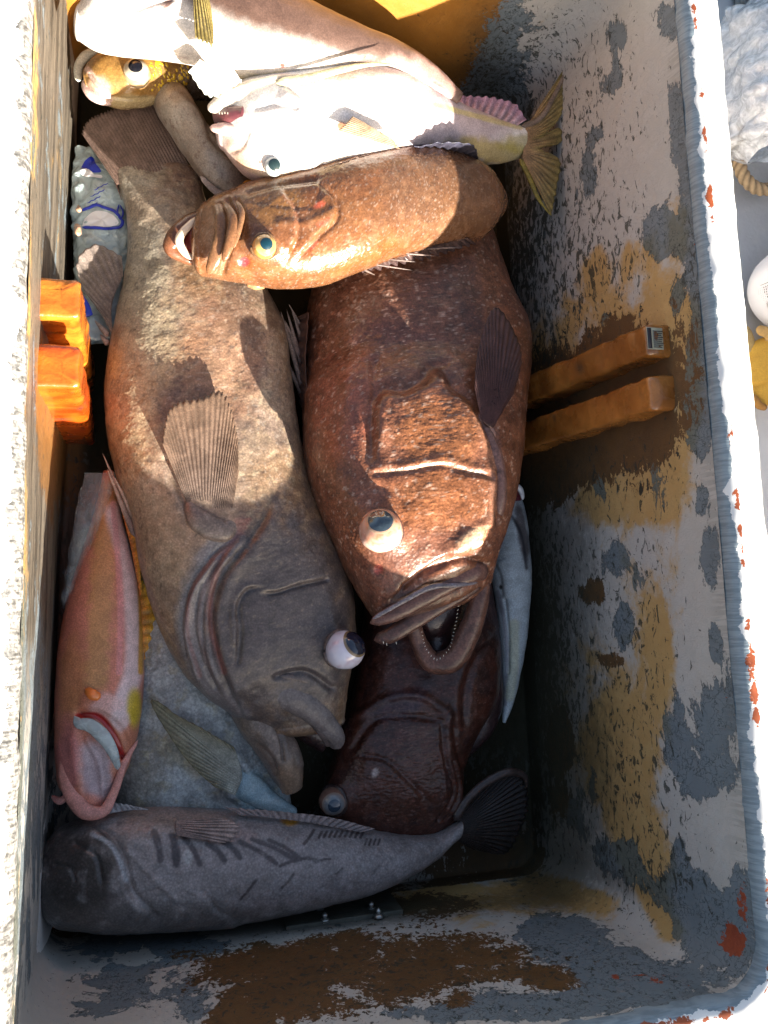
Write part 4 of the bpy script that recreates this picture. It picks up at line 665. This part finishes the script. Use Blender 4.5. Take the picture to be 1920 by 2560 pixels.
# --- H: yellow spotted tilefish head
Hf = fish('tilefish', 'tan tilefish head with yellow specks and an open mouth, under the topmost white fish', 'fish', 350, 190, .15, T_)
Hst = [(222, 178, 226, 232, .215, .020), (250, 150, 262, 256, .22, .034), (290, 122, 305, 266, .22, .042), (350, 104, 360, 262, .215, .046), (430, 104, 430, 250, .205, .046), (520, 116, 520, 244, .195, .044), (640, 150, 620, 260, .18, .038)]
opsH = [('noise', 12, -.1, .25, (.28, .15, .04), .7), ('blob', (430, 190), 90, 60, 20, (.20, .11, .035), .6), ('noise', 150, .04, .14, (.68, .52, .06), .0), ('blob', (250, 220), 36, 40, 0, (.56, .36, .28), .8), ('blob', (520, 200), 80, 120, 0, (.13, .10, .075), .95), ('blob', (330, 255), 90, 20, 0, (.5, .42, .24), .6), ('band', [(218, 172), (250, 215), (275, 250)], 9, (.60, .40, .34), .85, .1)]  # dark brown blob behind the head is shade put into the body colour
bH = loft('body', Hf, Hst, M['wet'], (.24, .13, .04), opsH, [('bump', (343, 183), 40, .005), ('ridge', [(222, 190), (250, 225), (270, 250)], 6, -.005), ('step', [(470, 130), (480, 180), (455, 230)], (400, 180), .004, 50, 3), ('ridge', [(262, 240), (320, 250), (380, 246)], 7, -.003)], n=220, m=130)
for k in range(120):
    u = 375+rng.rand()*95; v = 150+rng.rand()*78
    if (u-343)**2+(v-183)**2 < 36**2 or v > 232-(u-370)*.05: continue
    p, n = hit(bH, u, v); V = sphere_pts(p, .0011+.0009*rng.rand(), 5, 8, math.pi*.5, n, (1, 1.6, .25))
    if k < 90: mk('yellow_speck', V, gridf(5, 8, True), M['eye'], bH, cols=np.broadcast_to(np.array((.50, .33, .02)), V.shape))
eye(bH, 345, 184, 34, (-.1, .0, .97), -.3, (.42, .30, .16), (.36, .32, .25), (.006, .008, .015), 1.05, .50, (.40, .30, .20), ring=(.68, .60, .45))
free('lower_jaw', [(222, 196, .22, 9), (216, 212, .22, 12), (232, 238, .222, 14), (262, 252, .222, 12), (282, 256, .22, 8)], M['wet'], (.60, .42, .38), Hf, .8, .0006)
free('lip', [(216, 166, .235, 8), (232, 190, .24, 10), (256, 222, .242, 10), (276, 246, .236, 8)], M['wet'], (.62, .44, .36), Hf, .7, .0006)
free('gum', [(218, 190, .225, 7), (226, 208, .228, 8), (244, 232, .228, 6)], M['flesh'], (.55, .06, .05), Hf)
free('gill_edge', [(196, 205, .20, 8), (196, 168, .205, 11), (214, 140, .21, 12), (245, 126, .215, 9), (262, 124, .21, 5)], M['smooth'], (.52, .50, .42), Hf, .8)
SAT = 1.1
# --- L: pale grey fish below
Lf = fish('tilefish', 'dull grey fish showing only its creased flank beside the big grey tail', 'fish', 510, 350, .1, T_)
Lst = [(350, 190, 420, 190, .14, .022), (376, 242, 450, 236, .19, .030), (396, 285, 490, 268, .215, .034), (430, 338, 524, 325, .215, .037), (466, 392, 560, 380, .215, .036), (505, 446, 600, 425, .212, .033), (545, 485, 632, 462, .205, .028), (590, 510, 650, 485, .2, .02)]
bL = loft('body', Lf, Lst, M['smooth'], (.34, .30, .26), [('noise', 20, 0, .3, (.26, .20, .16), .6), ('blob', (450, 245), 40, 30, 30, (.44, .36, .30), .6), ('blob', (600, 440), 30, 40, -30, (.24, .17, .13), .7), ('noise', 150, .2, .3, (.15, .09, .07), .6)],
          [('step', [(440, 225), (500, 285), (522, 350), (570, 400), (640, 450)], (430, 330), .005, 40, 4), ('step', [(470, 385), (500, 430), (540, 470), (590, 490)], (560, 400), .004, 40, 3)], n=220, m=110)
free('belly_fold', [(420, 232, .235, 6), (455, 250, .245, 11), (490, 285, .25, 9), (512, 330, .25, 6)], M['smooth'], (.42, .30, .27), Lf, .6, .0006)
free('belly_fold', [(500, 440, .23, 6), (540, 478, .228, 10), (585, 498, .225, 9), (628, 495, .22, 5)], M['smooth'], (.36, .29, .26), Lf, .6, .0006)
loft('gut_scrap', Lf, [(598, 468, 600, 478, .25, .003), (615, 452, 622, 478, .252, .005), (638, 455, 640, 466, .25, .003)], M['flesh'], (.60, .24, .05), n=24, m=24)
ZSH = 0.03
SAT = 1.1
# --- J: scaly grey-green fish
J = fish('snapper', 'scaly grey-green fish half buried under the grey grouper head, pale blue fin root', 'fish', 500, 1800, .02)
Jst = [(352, 1440, 430, 1450, .06, .02), (345, 1520, 480, 1520, .065, .034), (335, 1610, 540, 1620, .07, .042), (318, 1700, 600, 1720, .07, .046), (296, 1790, 650, 1820, .07, .048), (275, 1880, 700, 1910, .07, .048), (275, 1960, 725, 1990, .07, .044), (300, 2040, 730, 2050, .07, .035)]
opsJ = [('noise', 10, -.1, .25, (.36, .41, .44), .6), ('blob', (310, 1930), 110, 150, 10, (.17, .15, .11), .6), ('blob', (440, 1620), 60, 120, 0, (.30, .31, .33), .6), ('blob', (470, 1880), 90, 60, 40, (.32, .28, .14), .5), ('blob', (640, 1990), 90, 55, 35, (.30, .42, .48), .95), ('blob', (560, 1990), 50, 26, 20, (.10, .08, .08), .6), ('blob', (600, 1975), 26, 22, 0, (.52, .58, .62), .8), ('noise', 60, .15, .3, (.36, .32, .16), .3)]
bJ = loft('body', J, Jst, M['scaly'], (.36, .40, .42), opsJ, [('ridge', [(590, 1890), (640, 1960), (700, 2020)], 16, .006), ('ridge', [(600, 1930), (560, 1990), (590, 2020)], 8, -.004)], n=260, m=150, noise=.001)
fin('pectoral_fin', J, [(588, 1988, .138), (605, 1940, .14), (592, 1888, .142)], [(538, 1968, .15), (480, 1915, .155), (430, 1850, .16), (378, 1748, .162), (440, 1786, .162), (520, 1830, .158), (585, 1868, .15)], 22, (.34, .36, .33), (.16, .145, .085), .0009, .01, raycol=.45, thick=.0015)
loft('fin_root', J, [(575, 1990, 600, 1900, .115, .01), (620, 2010, 650, 1940, .115, .016), (680, 2035, 700, 1990, .112, .014), (735, 2040, 740, 2020, .108, .006)], M['smooth'], (.34, .46, .52), [('noise', 30, 0, .3, (.20, .30, .36), .7)], n=70, m=60)
ZSH = 0.05
SAT = 1.12
# --- I: rosy tilefish at left
I = fish('tilefish', 'rosy pink and yellow tilefish lying head down along the left wall, red gill slit open', 'fish', 245, 1650, .03, T_)
Ist = [(258, 1180, 284, 1180, .12, .008), (238, 1270, 302, 1280, .12, .018), (204, 1380, 330, 1385, .12, .030), (170, 1490, 350, 1490, .125, .038), (148, 1600, 358, 1600, .13, .042), (138, 1710, 360, 1710, .135, .044), (136, 1810, 348, 1812, .14, .042), (138, 1900, 326, 1900, .145, .038), (152, 1975, 295, 1975, .15, .032), (205, 2032, 264, 2028, .155, .018)]
opsI = [('noise', 14, -.1, .25, (.50, .22, .14), .7), ('band', [(262, 1230), (258, 1400), (252, 1550), (240, 1700)], 40, (.46, .30, .12), .6, .35), ('band', [(286, 1280), (322, 1420), (335, 1560), (328, 1700), (300, 1770)], 30, (.72, .60, .62), .95, .08), ('band', [(282, 1260), (296, 1400), (302, 1540), (298, 1680)], 10, (.66, .32, .34), .6), ('band', [(300, 1240), (340, 1380), (352, 1500), (352, 1680)], 9, (.62, .34, .06), .9, .1),
        ('blob', (335, 1770), 22, 55, 0, (.62, .48, .08), .9, .1), ('blob', (180, 1700), 40, 120, 5, (.46, .24, .10), .5), ('blob', (270, 1770), 50, 40, 0, (.68, .48, .46), .7), ('blob', (170, 1900), 34, 110, 0, (.52, .22, .21), .9), ('blob', (240, 1930), 46, 90, -10, (.48, .40, .43), .95), ('blob', (225, 2010), 40, 30, 0, (.60, .22, .16), .7), ('blob', (300, 1800), 30, 30, 20, (.70, .60, .62), .7), ('band', [(195, 1790), (245, 1790), (285, 1840), (308, 1895)], 10, (.40, .03, .03), .95, .1)]
ftI = [('step', [(188, 1790), (200, 1855), (215, 1930), (225, 1990)], (260, 1900), -.003, 50, 4), ('ridge', [(198, 1784), (248, 1796), (286, 1838), (312, 1892)], 8, -.008), ('step', [(190, 1772), (240, 1772), (300, 1810), (330, 1870)], (270, 1700), .004, 50, 3), ('bump', (240, 1940), 38, -.008, 80, -8), ('ridge', [(215, 1850), (250, 1920), (262, 2000)], 7, .002), ('ridge', [(180, 1850), (195, 1950), (220, 2030)], 12, .003)]
bI = loft('body', I, Ist, M['smooth'], (.54, .23, .17), opsI, ftI, n=330, m=150, exp=2.2, noise=.0008)
lip('gill_slit', bI, [(200, 1786, 3, -.3), (235, 1792, 8, -.2), (270, 1822, 9, -.2), (298, 1866, 8, -.2), (310, 1892, 3, -.2)], M['flesh'], (.36, .02, .02), I)
lip('gill_cover', bI, [(186, 1790, 4, .1), (196, 1806, 12, .2), (222, 1812, 15, .2), (256, 1838, 16, .2), (282, 1880, 12, .2), (296, 1925, 6, .1)], M['milky'], (.62, .62, .68), I, flat=.5)
lip('pectoral_stub', bI, [(214, 1722, 7, .2), (232, 1736, 13, .5), (252, 1744, 8, .3)], M['flesh'], (.80, .22, .04), I)
free('lower_jaw', [(160, 1880, .165, 8), (165, 1940, .172, 16), (185, 1995, .178, 18), (218, 2030, .18, 18), (255, 2030, .178, 13), (285, 1980, .175, 10), (312, 1905, .17, 8), (345, 1850, .16, 3)], M['smooth'], (.60, .30, .26), I, .6, .0008)
free('jaw_tip', [(128, 1990, .15, 4), (150, 2002, .16, 9), (175, 1985, .168, 6)], M['smooth'], (.62, .34, .32), I)
fin('ventral_fin', I, [(355, 1690, .13), (352, 1560, .135), (346, 1460, .13)], [(372, 1700, .13), (394, 1580, .13), (390, 1520, .13), (356, 1450, .13)], 10, (.66, .26, .05), (.55, .42, .04), .001, .02)
fin('dorsal_fin', I, [(298, 1255, .135), (325, 1360, .14), (350, 1490, .14)], [(305, 1250, .14), (340, 1350, .14), (356, 1480, .14)], 12, (.60, .20, .05), (.60, .36, .04), .0006, .05)
ZSH = 0.03
SAT = 1
# --- F: striped grey fish along the bottom
Ff = fish('grouper', 'long grey grouper with dark slanting scratch marks lying crosswise against the near wall', 'fish', 650, 2160, .03, G_)
Fst = [(118, 2110, 112, 2270, .09, .03), (150, 2070, 150, 2310, .10, .046), (210, 2042, 215, 2322, .11, .058), (310, 2024, 335, 2326, .115, .064), (430, 2017, 470, 2320, .118, .066), (560, 2021, 590, 2306, .118, .065), (690, 2034, 700, 2285, .115, .062), (820, 2055, 820, 2258, .11, .055), (930, 2074, 930, 2228, .105, .046), (1020, 2086, 1020, 2186, .10, .036), (1090, 2082, 1088, 2144, .095, .026), (1150, 2052, 1140, 2098, .095, .018)]
sl = []
for a, b, wd in (((520, 2110), (560, 2150), 9), ((560, 2104), (600, 2145), 9), ((600, 2105), (690, 2158), 8), ((630, 2098), (740, 2150), 8), ((672, 2100), (752, 2148), 7), ((700, 2165), (745, 2150), 5), ((745, 2148), (790, 2150), 5), ((455, 2085), (500, 2160), 9), ((385, 2080), (400, 2150), 11), ((430, 2090), (440, 2160), 12), ((760, 2110), (785, 2075), 5), ((735, 2185), (700, 2225), 4), ((640, 2200), (600, 2250), 4), ((840, 2185), (856, 2170), 3), ((790, 2155), (825, 2148), 4)):
    sl.append(('band', [a, ((a[0]+b[0])/2+4, (a[1]+b[1])/2-3), b], wd, (.075, .06, .062), .8, .3))
for k in range(9): sl.append(('band', [(797+k*13, 2094-k*1.2+k*k*.15), (804+k*13, 2080-k*1.0+k*k*.15)], 4, (.07, .055, .055), .85, .1))
for k in range(4): sl.append(('band', [(912+k*11, 2112), (917+k*11, 2098)], 3, (.07, .055, .055), .8, .1))
opsF = [('noise', 8, -.2, .2, (.29, .265, .265), .7), ('noise', 30, .1, .5, (.17, .145, .14), .5), ('blob', (170, 2200), 150, 170, 0, (.055, .048, .045), .97), ('blob', (400, 2320), 420, 60, -2, (.12, .11, .105), .8), ('blob', (420, 2040), 200, 28, 2, (.33, .24, .19), .6), ('blob', (470, 2290), 260, 50, 0, (.16, .15, .15), .6), ('blob', (560, 2090), 90, 30, 5, (.30, .20, .18), .5), ('blob', (470, 2142), 14, 22, 0, (.46, .46, .46), .7), ('band', [(230, 2085), (275, 2110), (305, 2165), (315, 2200)], 8, (.42, .46, .50), .7), ('blob', (725, 2050), 26, 16, 0, (.46, .22, .02), .95, .1)]+sl+[('noise', 160, .2, .3, (.12, .1, .1), .4)]  # dark blobs along the lower edge paint the shading of the underside
ftF = [('step', [(215, 2060), (270, 2095), (305, 2160), (322, 2230), (380, 2290)], (180, 2180), .007, 60, 4), ('ridge', [(320, 2130), (380, 2190), (440, 2250)], 8, .002), ('ridge', [(190, 2110), (240, 2140), (255, 2200)], 6, -.003), ('ridge', [(140, 2160), (175, 2170), (190, 2200)], 5, -.003), ('nz', (700, 2150), 330, 260, .0008), ('step', [(500, 2230), (540, 2280), (600, 2310)], (430, 2280), .003, 40, 3)]
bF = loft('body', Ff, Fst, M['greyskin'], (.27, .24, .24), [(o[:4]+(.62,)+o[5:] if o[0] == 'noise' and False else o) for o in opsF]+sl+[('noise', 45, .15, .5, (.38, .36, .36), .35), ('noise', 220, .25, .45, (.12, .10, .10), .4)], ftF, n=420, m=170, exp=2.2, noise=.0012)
fin('pectoral_fin', Ff, [(438, 2052, .181), (436, 2068, .183), (442, 2088, .183)], [(560, 2044, .184), (600, 2070, .187), (575, 2104, .186), (520, 2100, .185)], 10, (.30, .21, .19), (.30, .23, .21), .0012, .05, raycol=.5)
fin('dorsal_fin', Ff, [(600, 2036, .16), (760, 2054, .15), (900, 2080, .14)], [(560, 2018, .15), (720, 2030, .155), (850, 2048, .15), (938, 2072, .14)], 20, (.26, .22, .22), (.30, .24, .23), .0012, .08, raycol=.5)
fin('dorsal_fin', Ff, [(270, 2034, .15), (320, 2026, .15), (370, 2024, .15)], [(262, 2006, .14), (300, 2008, .145), (352, 2020, .15)], 7, (.32, .32, .34), (.36, .36, .38), .001, .1)
fin('tail_fin', Ff, [(1145, 2050, .10), (1150, 2075, .10), (1140, 2100, .10)], [(1236, 1932, .10), (1310, 1938, .10), (1322, 2000, .095), (1300, 2080, .09), (1270, 2130, .085), (1185, 2125, .085)], 24, (.035, .025, .022), (.016, .012, .012), .0009, .03, raycol=.35)
free('tail_edge', [(1135, 2052, .11, 12), (1170, 1998, .112, 11), (1225, 1950, .115, 11), (1280, 1930, .115, 11), (1312, 1942, .11, 8), (1318, 1968, .105, 5)], M['dark'], (.06, .04, .036), Ff, .7, .0008)
ZSH = 0.07
SAT = 1
# --- K: pale blue-white slender fish at the right
K = fish('slender_fish', 'slender bluish-white fish squeezed against the right wall beside the open jaws', 'fish', 1285, 1480, .03)
Kst = [(1262, 1200, 1288, 1208, .10, .010), (1250, 1262, 1306, 1268, .10, .024), (1236, 1340, 1316, 1340, .105, .032), (1232, 1430, 1322, 1430, .11, .034), (1242, 1512, 1320, 1510, .11, .030), (1250, 1600, 1312, 1600, .105, .024), (1256, 1680, 1300, 1680, .10, .017), (1258, 1750, 1284, 1752, .095, .010), (1256, 1805, 1264, 1806, .09, .004)]
bK = loft('body', K, Kst, M['smooth'], (.52, .58, .60), [('blob', (1305, 1330), 16, 90, -8, (.10, .08, .08), .9), ('band', [(1245, 1480), (1262, 1560), (1268, 1660), (1262, 1760)], 7, (.28, .27, .30), .8, .1), ('band', [(1285, 1560), (1285, 1650), (1275, 1740)], 16, (.55, .56, .40), .8), ('blob', (1252, 1468), 5, 7, 0, (.02, .02, .02), .95, .0), ('band', [(1280, 1290), (1300, 1330), (1316, 1420)], 5, (.04, .04, .05), .8)],
          [('ridge', [(1262, 1500), (1270, 1580), (1270, 1680)], 5, -.003), ('step', [(1238, 1400), (1255, 1440), (1262, 1500)], (1290, 1440), .003, 30, 3), ('step', [(1280, 1290), (1302, 1330), (1312, 1380)], (1270, 1360), .003, 30, 3)], n=240, m=110)
free('gill_rim', [(1268, 1240, .14, 4), (1278, 1212, .14, 7), (1300, 1222, .135, 8), (1308, 1250, .13, 5)], M['eye'], (.80, .80, .80), K, .7)
loft('mouth', K, [(1268, 1225, 1285, 1216, .125, .008), (1266, 1250, 1302, 1245, .125, .01), (1270, 1275, 1300, 1272, .12, .006)], M['flesh'], (.12, .02, .03), n=30, m=30)

ZSH = 0
# ------------------------------------------------------------------ plastic bags
def bag(name, label, pts, zz, mat, cat='plastic bag', sc=26, amp=.010, n=90, thick=.06, parent=None):
    """crumpled closed bag from an outline of px pairs (left, right)"""
    A = np.array([np.concatenate([P(a[0], a[1], z), P(a[2], a[3], z)]) for a, z in zip(pts, zz)]); d = np.concatenate([[0], np.cumsum(np.linalg.norm(np.diff((A[:, :3]+A[:, 3:])/2, axis=0), axis=1))])
    Bq = crd(A, d, np.linspace(0, d[-1], n)); C = (Bq[:, :3]+Bq[:, 3:])/2; L = (Bq[:, 3:]-Bq[:, :3])/2; th = np.linspace(0, 2*np.pi, 100, endpoint=False)
    pr = np.sin(np.pi*np.clip(np.linspace(.04, .96, n), 0, 1))**.6
    V = C[:, None]+L[:, None]*np.cos(th)[None, :, None]+np.array([0, 0, 1.])*(np.sin(th)[None]*thick*pr[:, None])[..., None]
    N = gnormals(V, True); V = V+N*((1-np.abs(fbm(V, sc, 3))*4)*amp+(1-np.abs(fbm(V, sc*3, 2))*3)*amp*.18)[..., None]
    o = mk(name, V, [gridf(n, 100, True)], mat, parent)
    if cat: tag(o, label, cat)
    return o
ib = bag('ice_bag', 'printed blue and white plastic bag crumpled between the left wall and the grey tail', [(176, 365, 250, 360), (166, 450, 320, 430), (166, 520, 345, 510), (168, 600, 350, 600), (172, 680, 340, 680), (185, 770, 320, 760), (205, 860, 300, 850)], [.10]*7, M['milky'], thick=.03, sc=20, amp=.008)
tb = BVHTree.FromPolygons([v.co for v in ib.data.vertices], [tuple(p.vertices) for p in ib.data.polygons])
def onbag(tr, u, v, h=.0012):
    r = tr.ray_cast(Vector(CAM), Vector(ray(u, v)).normalized()); return (np.array(r[0])+np.array(r[1])*h*(1 if r[1][2] > 0 else -1)) if r[0] is not None else P(u, v, .12)
def inkline(parent, tr, pts, r, mat, name='printed_line', sub=5):
    q = cr(np.array(pts, float), len(pts)*sub); return tube(name, [onbag(tr, a, b) for a, b in q], r, mat, parent, 6, .4, subd=1)
inkline(ib, tb, [(205, 528), (222, 520), (240, 513), (262, 520), (290, 532), (300, 545)], .0022, M['blueink'])
inkline(ib, tb, [(300, 545), (306, 556), (300, 566), (285, 570), (278, 572), (240, 570), (206, 570)], .0022, M['blueink'])
inkline(ib, tb, [(298, 510), (294, 530), (299, 548), (306, 535), (300, 512)], .0012, M['blueink'])
def patch(parent, tr, poly, mat, name, h=.001):
    poly = np.array(poly, float); c = poly.mean(0); rings = [poly*(k)+c*(1-k) for k in (1, .75, .5, .25, .02)]; ps = []
    R = [np.array([onbag(tr, a, b, h) for a, b in cr(np.concatenate([r, r[:1]]), 33)[:-1]]) for r in rings]
    return mk(name, np.stack(R), gridf(5, 32, True), mat, parent)
patch(ib, tb, [(206, 566), (215, 545), (240, 528), (262, 530), (290, 545), (296, 558), (280, 566), (245, 568)], M['white'], 'white_print')
patch(ib, tb, [(203, 420), (216, 400), (228, 392), (240, 410), (252, 430), (235, 432), (215, 425)], M['blueink'], 'blue_print')
patch(ib, tb, [(200, 428), (222, 424), (240, 440), (256, 440), (255, 447), (236, 446), (205, 438)], M['white'], 'white_print', .002)
for j in range(4):
    a = 208+j*9; b = 524-j*16
    inkline(ib, tb, [(a+k*6, b-k*3.2+(k % 2)*2.2) for k in range(7)], .0006, M['blueink'], 'print_text', 2)
loft('bag_scrap', ib, [(196, 735, 205, 735, .13, .003), (200, 760, 222, 758, .132, .004), (206, 790, 232, 785, .13, .003)], M['blueink'], (0, 0, .4), n=20, m=20)
cb = bag('clear_bag', 'crumpled clear film bag over the tail of the rosy tilefish by the left wall', [(205, 1180, 300, 1178), (190, 1230, 285, 1230), (176, 1300, 268, 1290), (166, 1380, 235, 1370), (158, 1450, 200, 1440), (150, 1520, 175, 1510)], [.11, .115, .12, .115, .10, .09], M['clear'], thick=.022, amp=.005, sc=16)
# small scraps of flesh on the ledge
for (u, v, s) in ((196, 522, 12), (194, 575, 17)):
    q = P(u, v, .13); V = sphere_pts(q, s*mpp(q), 14, 20, math.pi*.999, (0, .3, 1), (.5, 1, .6)); V = V+gnormals(V, True)*(fbm(V, 120, 3)*.006)[..., None]
    o = mk('flesh_scrap', V, gridf(14, 20, True), M['flesh'], None, cols=np.broadcast_to(np.array((.42, .26, .17)), V.shape)); tag(o, ('upper' if v < 550 else 'lower')+' of two small tan flesh scraps stuck beside the blue and white bag', 'scrap')

# ------------------------------------------------------------------ outside the box, on the deck
ice = bag('ice_sack', 'crinkled clear sack of ice behind the right rim at the top', [(1800, 10, 1990, 0), (1795, 90, 2050, 80), (1800, 190, 2080, 190), (1810, 290, 2060, 290), (1840, 370, 2010, 370), (1880, 400, 1960, 400)], [.07]*6, M['icebag'], 'sack', 9, .020, 120, .15)
rp = [(1842, 320), (1843, 370), (1848, 410), (1862, 445), (1890, 470), (1925, 472), (1960, 450), (2000, 400), (2060, 330)]
Q = np.array([P(u, v, .0) for u, v in rp]); d = np.concatenate([[0], np.cumsum(np.linalg.norm(np.diff(Q, axis=0), axis=1))]); n = 260; C_ = crd(Q, d, np.linspace(0, d[-1], n)); T_a = np.gradient(C_, axis=0); T_a /= np.linalg.norm(T_a, axis=1)[:, None]; A_ = np.cross(T_a, (0, 0, 1.)); B_ = np.cross(A_, T_a)
th = np.linspace(0, 2*np.pi, 30, endpoint=False); s = np.linspace(0, d[-1], n)[:, None]; r = .0125*(.78+.22*np.abs(np.cos(1.5*(th[None]+s*150)))); V = C_[:, None]+r[..., None]*(np.cos(th)[None, :, None]*A_[:, None]+np.sin(th)[None, :, None]*B_[:, None])
cc = np.array((.42, .30, .17))*(.45+.75*np.abs(np.cos(1.5*(th[None]+s*150))))[..., None]
tag(mk('rope', V, gridf(n, 30, True), M['rope'], None, cols=cc), 'looped tan twisted rope lying on the deck beside the box', 'rope')
# bottle lying on the deck
bo = root('bottle', 'round white plastic bottle with a printed panel lying on the deck right of the box', 'bottle', P(1960, 720, -.03))
q = P(1985, 722, .05); ax = _n((.62, .45, 0.)); R = .078
prf = [(0, .012), (.004, .045), (.012, .062), (.03, .073), (.06, .078), (.16, .078), (.185, .07), (.205, .045), (.215, .022), (.24, .020)]
per = _n(np.cross(ax, (0, 0, 1.))); th = np.linspace(0, 2*np.pi, 60, endpoint=False); q0 = q-ax*.06
pp = crd(np.array([(a, b) for a, b in prf]), np.arange(len(prf))*1., np.linspace(0, len(prf)-1, 70))
V = q0+ax*pp[:, 0][:, None, None]+pp[:, 1][:, None, None]*(np.cos(th)[None, :, None]*per+np.sin(th)[None, :, None]*np.array([0, 0, 1.]))
bb = mk('bottle_body', V, [gridf(70, 60, True), np.array([[j for j in range(60)]])], M['white'], bo)
tbo = BVHTree.FromPolygons([v.co+Vector(wloc(bo)) for v in bb.data.vertices], [tuple(p.vertices) for p in bb.data.polygons])
def bl(pts, r, name='print_line'): 
    return tube(name, [onbag(tbo, a, b, .0006) for a, b in cr(np.array(pts, float), max(2, len(pts)*4))], r, M['ink'], bb, 6, .4, subd=1)
bl([(1960, 690), (1888, 719)], .0006, 'label_border'); bl([(1888, 719), (1895, 750), (1916, 782)], .0006, 'label_border'); bl([(1916, 782), (1960, 770)], .0006, 'label_border')
for k in range(6):
    x = 1895+k*5.0; y0 = 722-k*2; y1 = 738+k*8 if k < 5 else 765
    m_s = np.linspace(y0, y1, 6+k)
    for a, b in zip(m_s[:-1], m_s[1:]): bl([(x+(a-y0)*.15, a), (x+(b-y0)*.15-.2, b-1.6)], .0009, 'print_mark')
# work glove
gl = root('work_glove', 'mustard yellow ribbed work glove lying on the deck below the white bottle', 'glove', P(1890, 930, -.02))
def gpart(name, pts, col):
    o = free(name, pts, M['glove'], col, gl, .55, .001, 26); return o
loft('palm', gl, [(1862, 880, 2000, 850, .0, .018), (1866, 930, 1995, 910, .0, .02), (1868, 975, 1980, 970, .0, .018), (1885, 1005, 1950, 1000, .0, .012)], M['glove'], (.62, .36, .05), [('noise', 40, 0, .3, (.50, .27, .04), .5)], [('ridge', [(1860, 960), (1890, 965), (1930, 950)], 6, -.004)], n=120, m=80)
gpart('finger', [(1875, 890, .0, 24), (1868, 840, .005, 20), (1858, 815, .01, 15)], (.42, .30, .12)); gpart('finger', [(1915, 880, .0, 24), (1925, 840, .015, 20), (1890, 822, .02, 14)], (.52, .33, .12)); gpart('finger', [(1950, 870, .0, 24), (1980, 820, .005, 20)], (.5, .32, .1))
free('cuff', [(1862, 985, .005, 11), (1885, 998, .01, 13), (1897, 1012, .01, 12), (1915, 1020, .005, 9)], M['glove'], (.34, .17, .04), gl)
# grey ribbed boot sole at the top edge
gr = root('rubber_mat', 'corner of a grey ribbed rubber mat at the top right edge', 'mat', P(1870, 0, -.03))
q = P(1880, -22, -.02); box('mat_base', q+np.array([-.04, -.035, -.006]), q+np.array([.08, .06, .006]), M['grate'], gr, .002, rz=0)
for k in range(7): box('rib', q+np.array([-.036+k*.017, -.036, .004]), q+np.array([-.027+k*.017, .06, .012]), M['grate'], gr, .002)
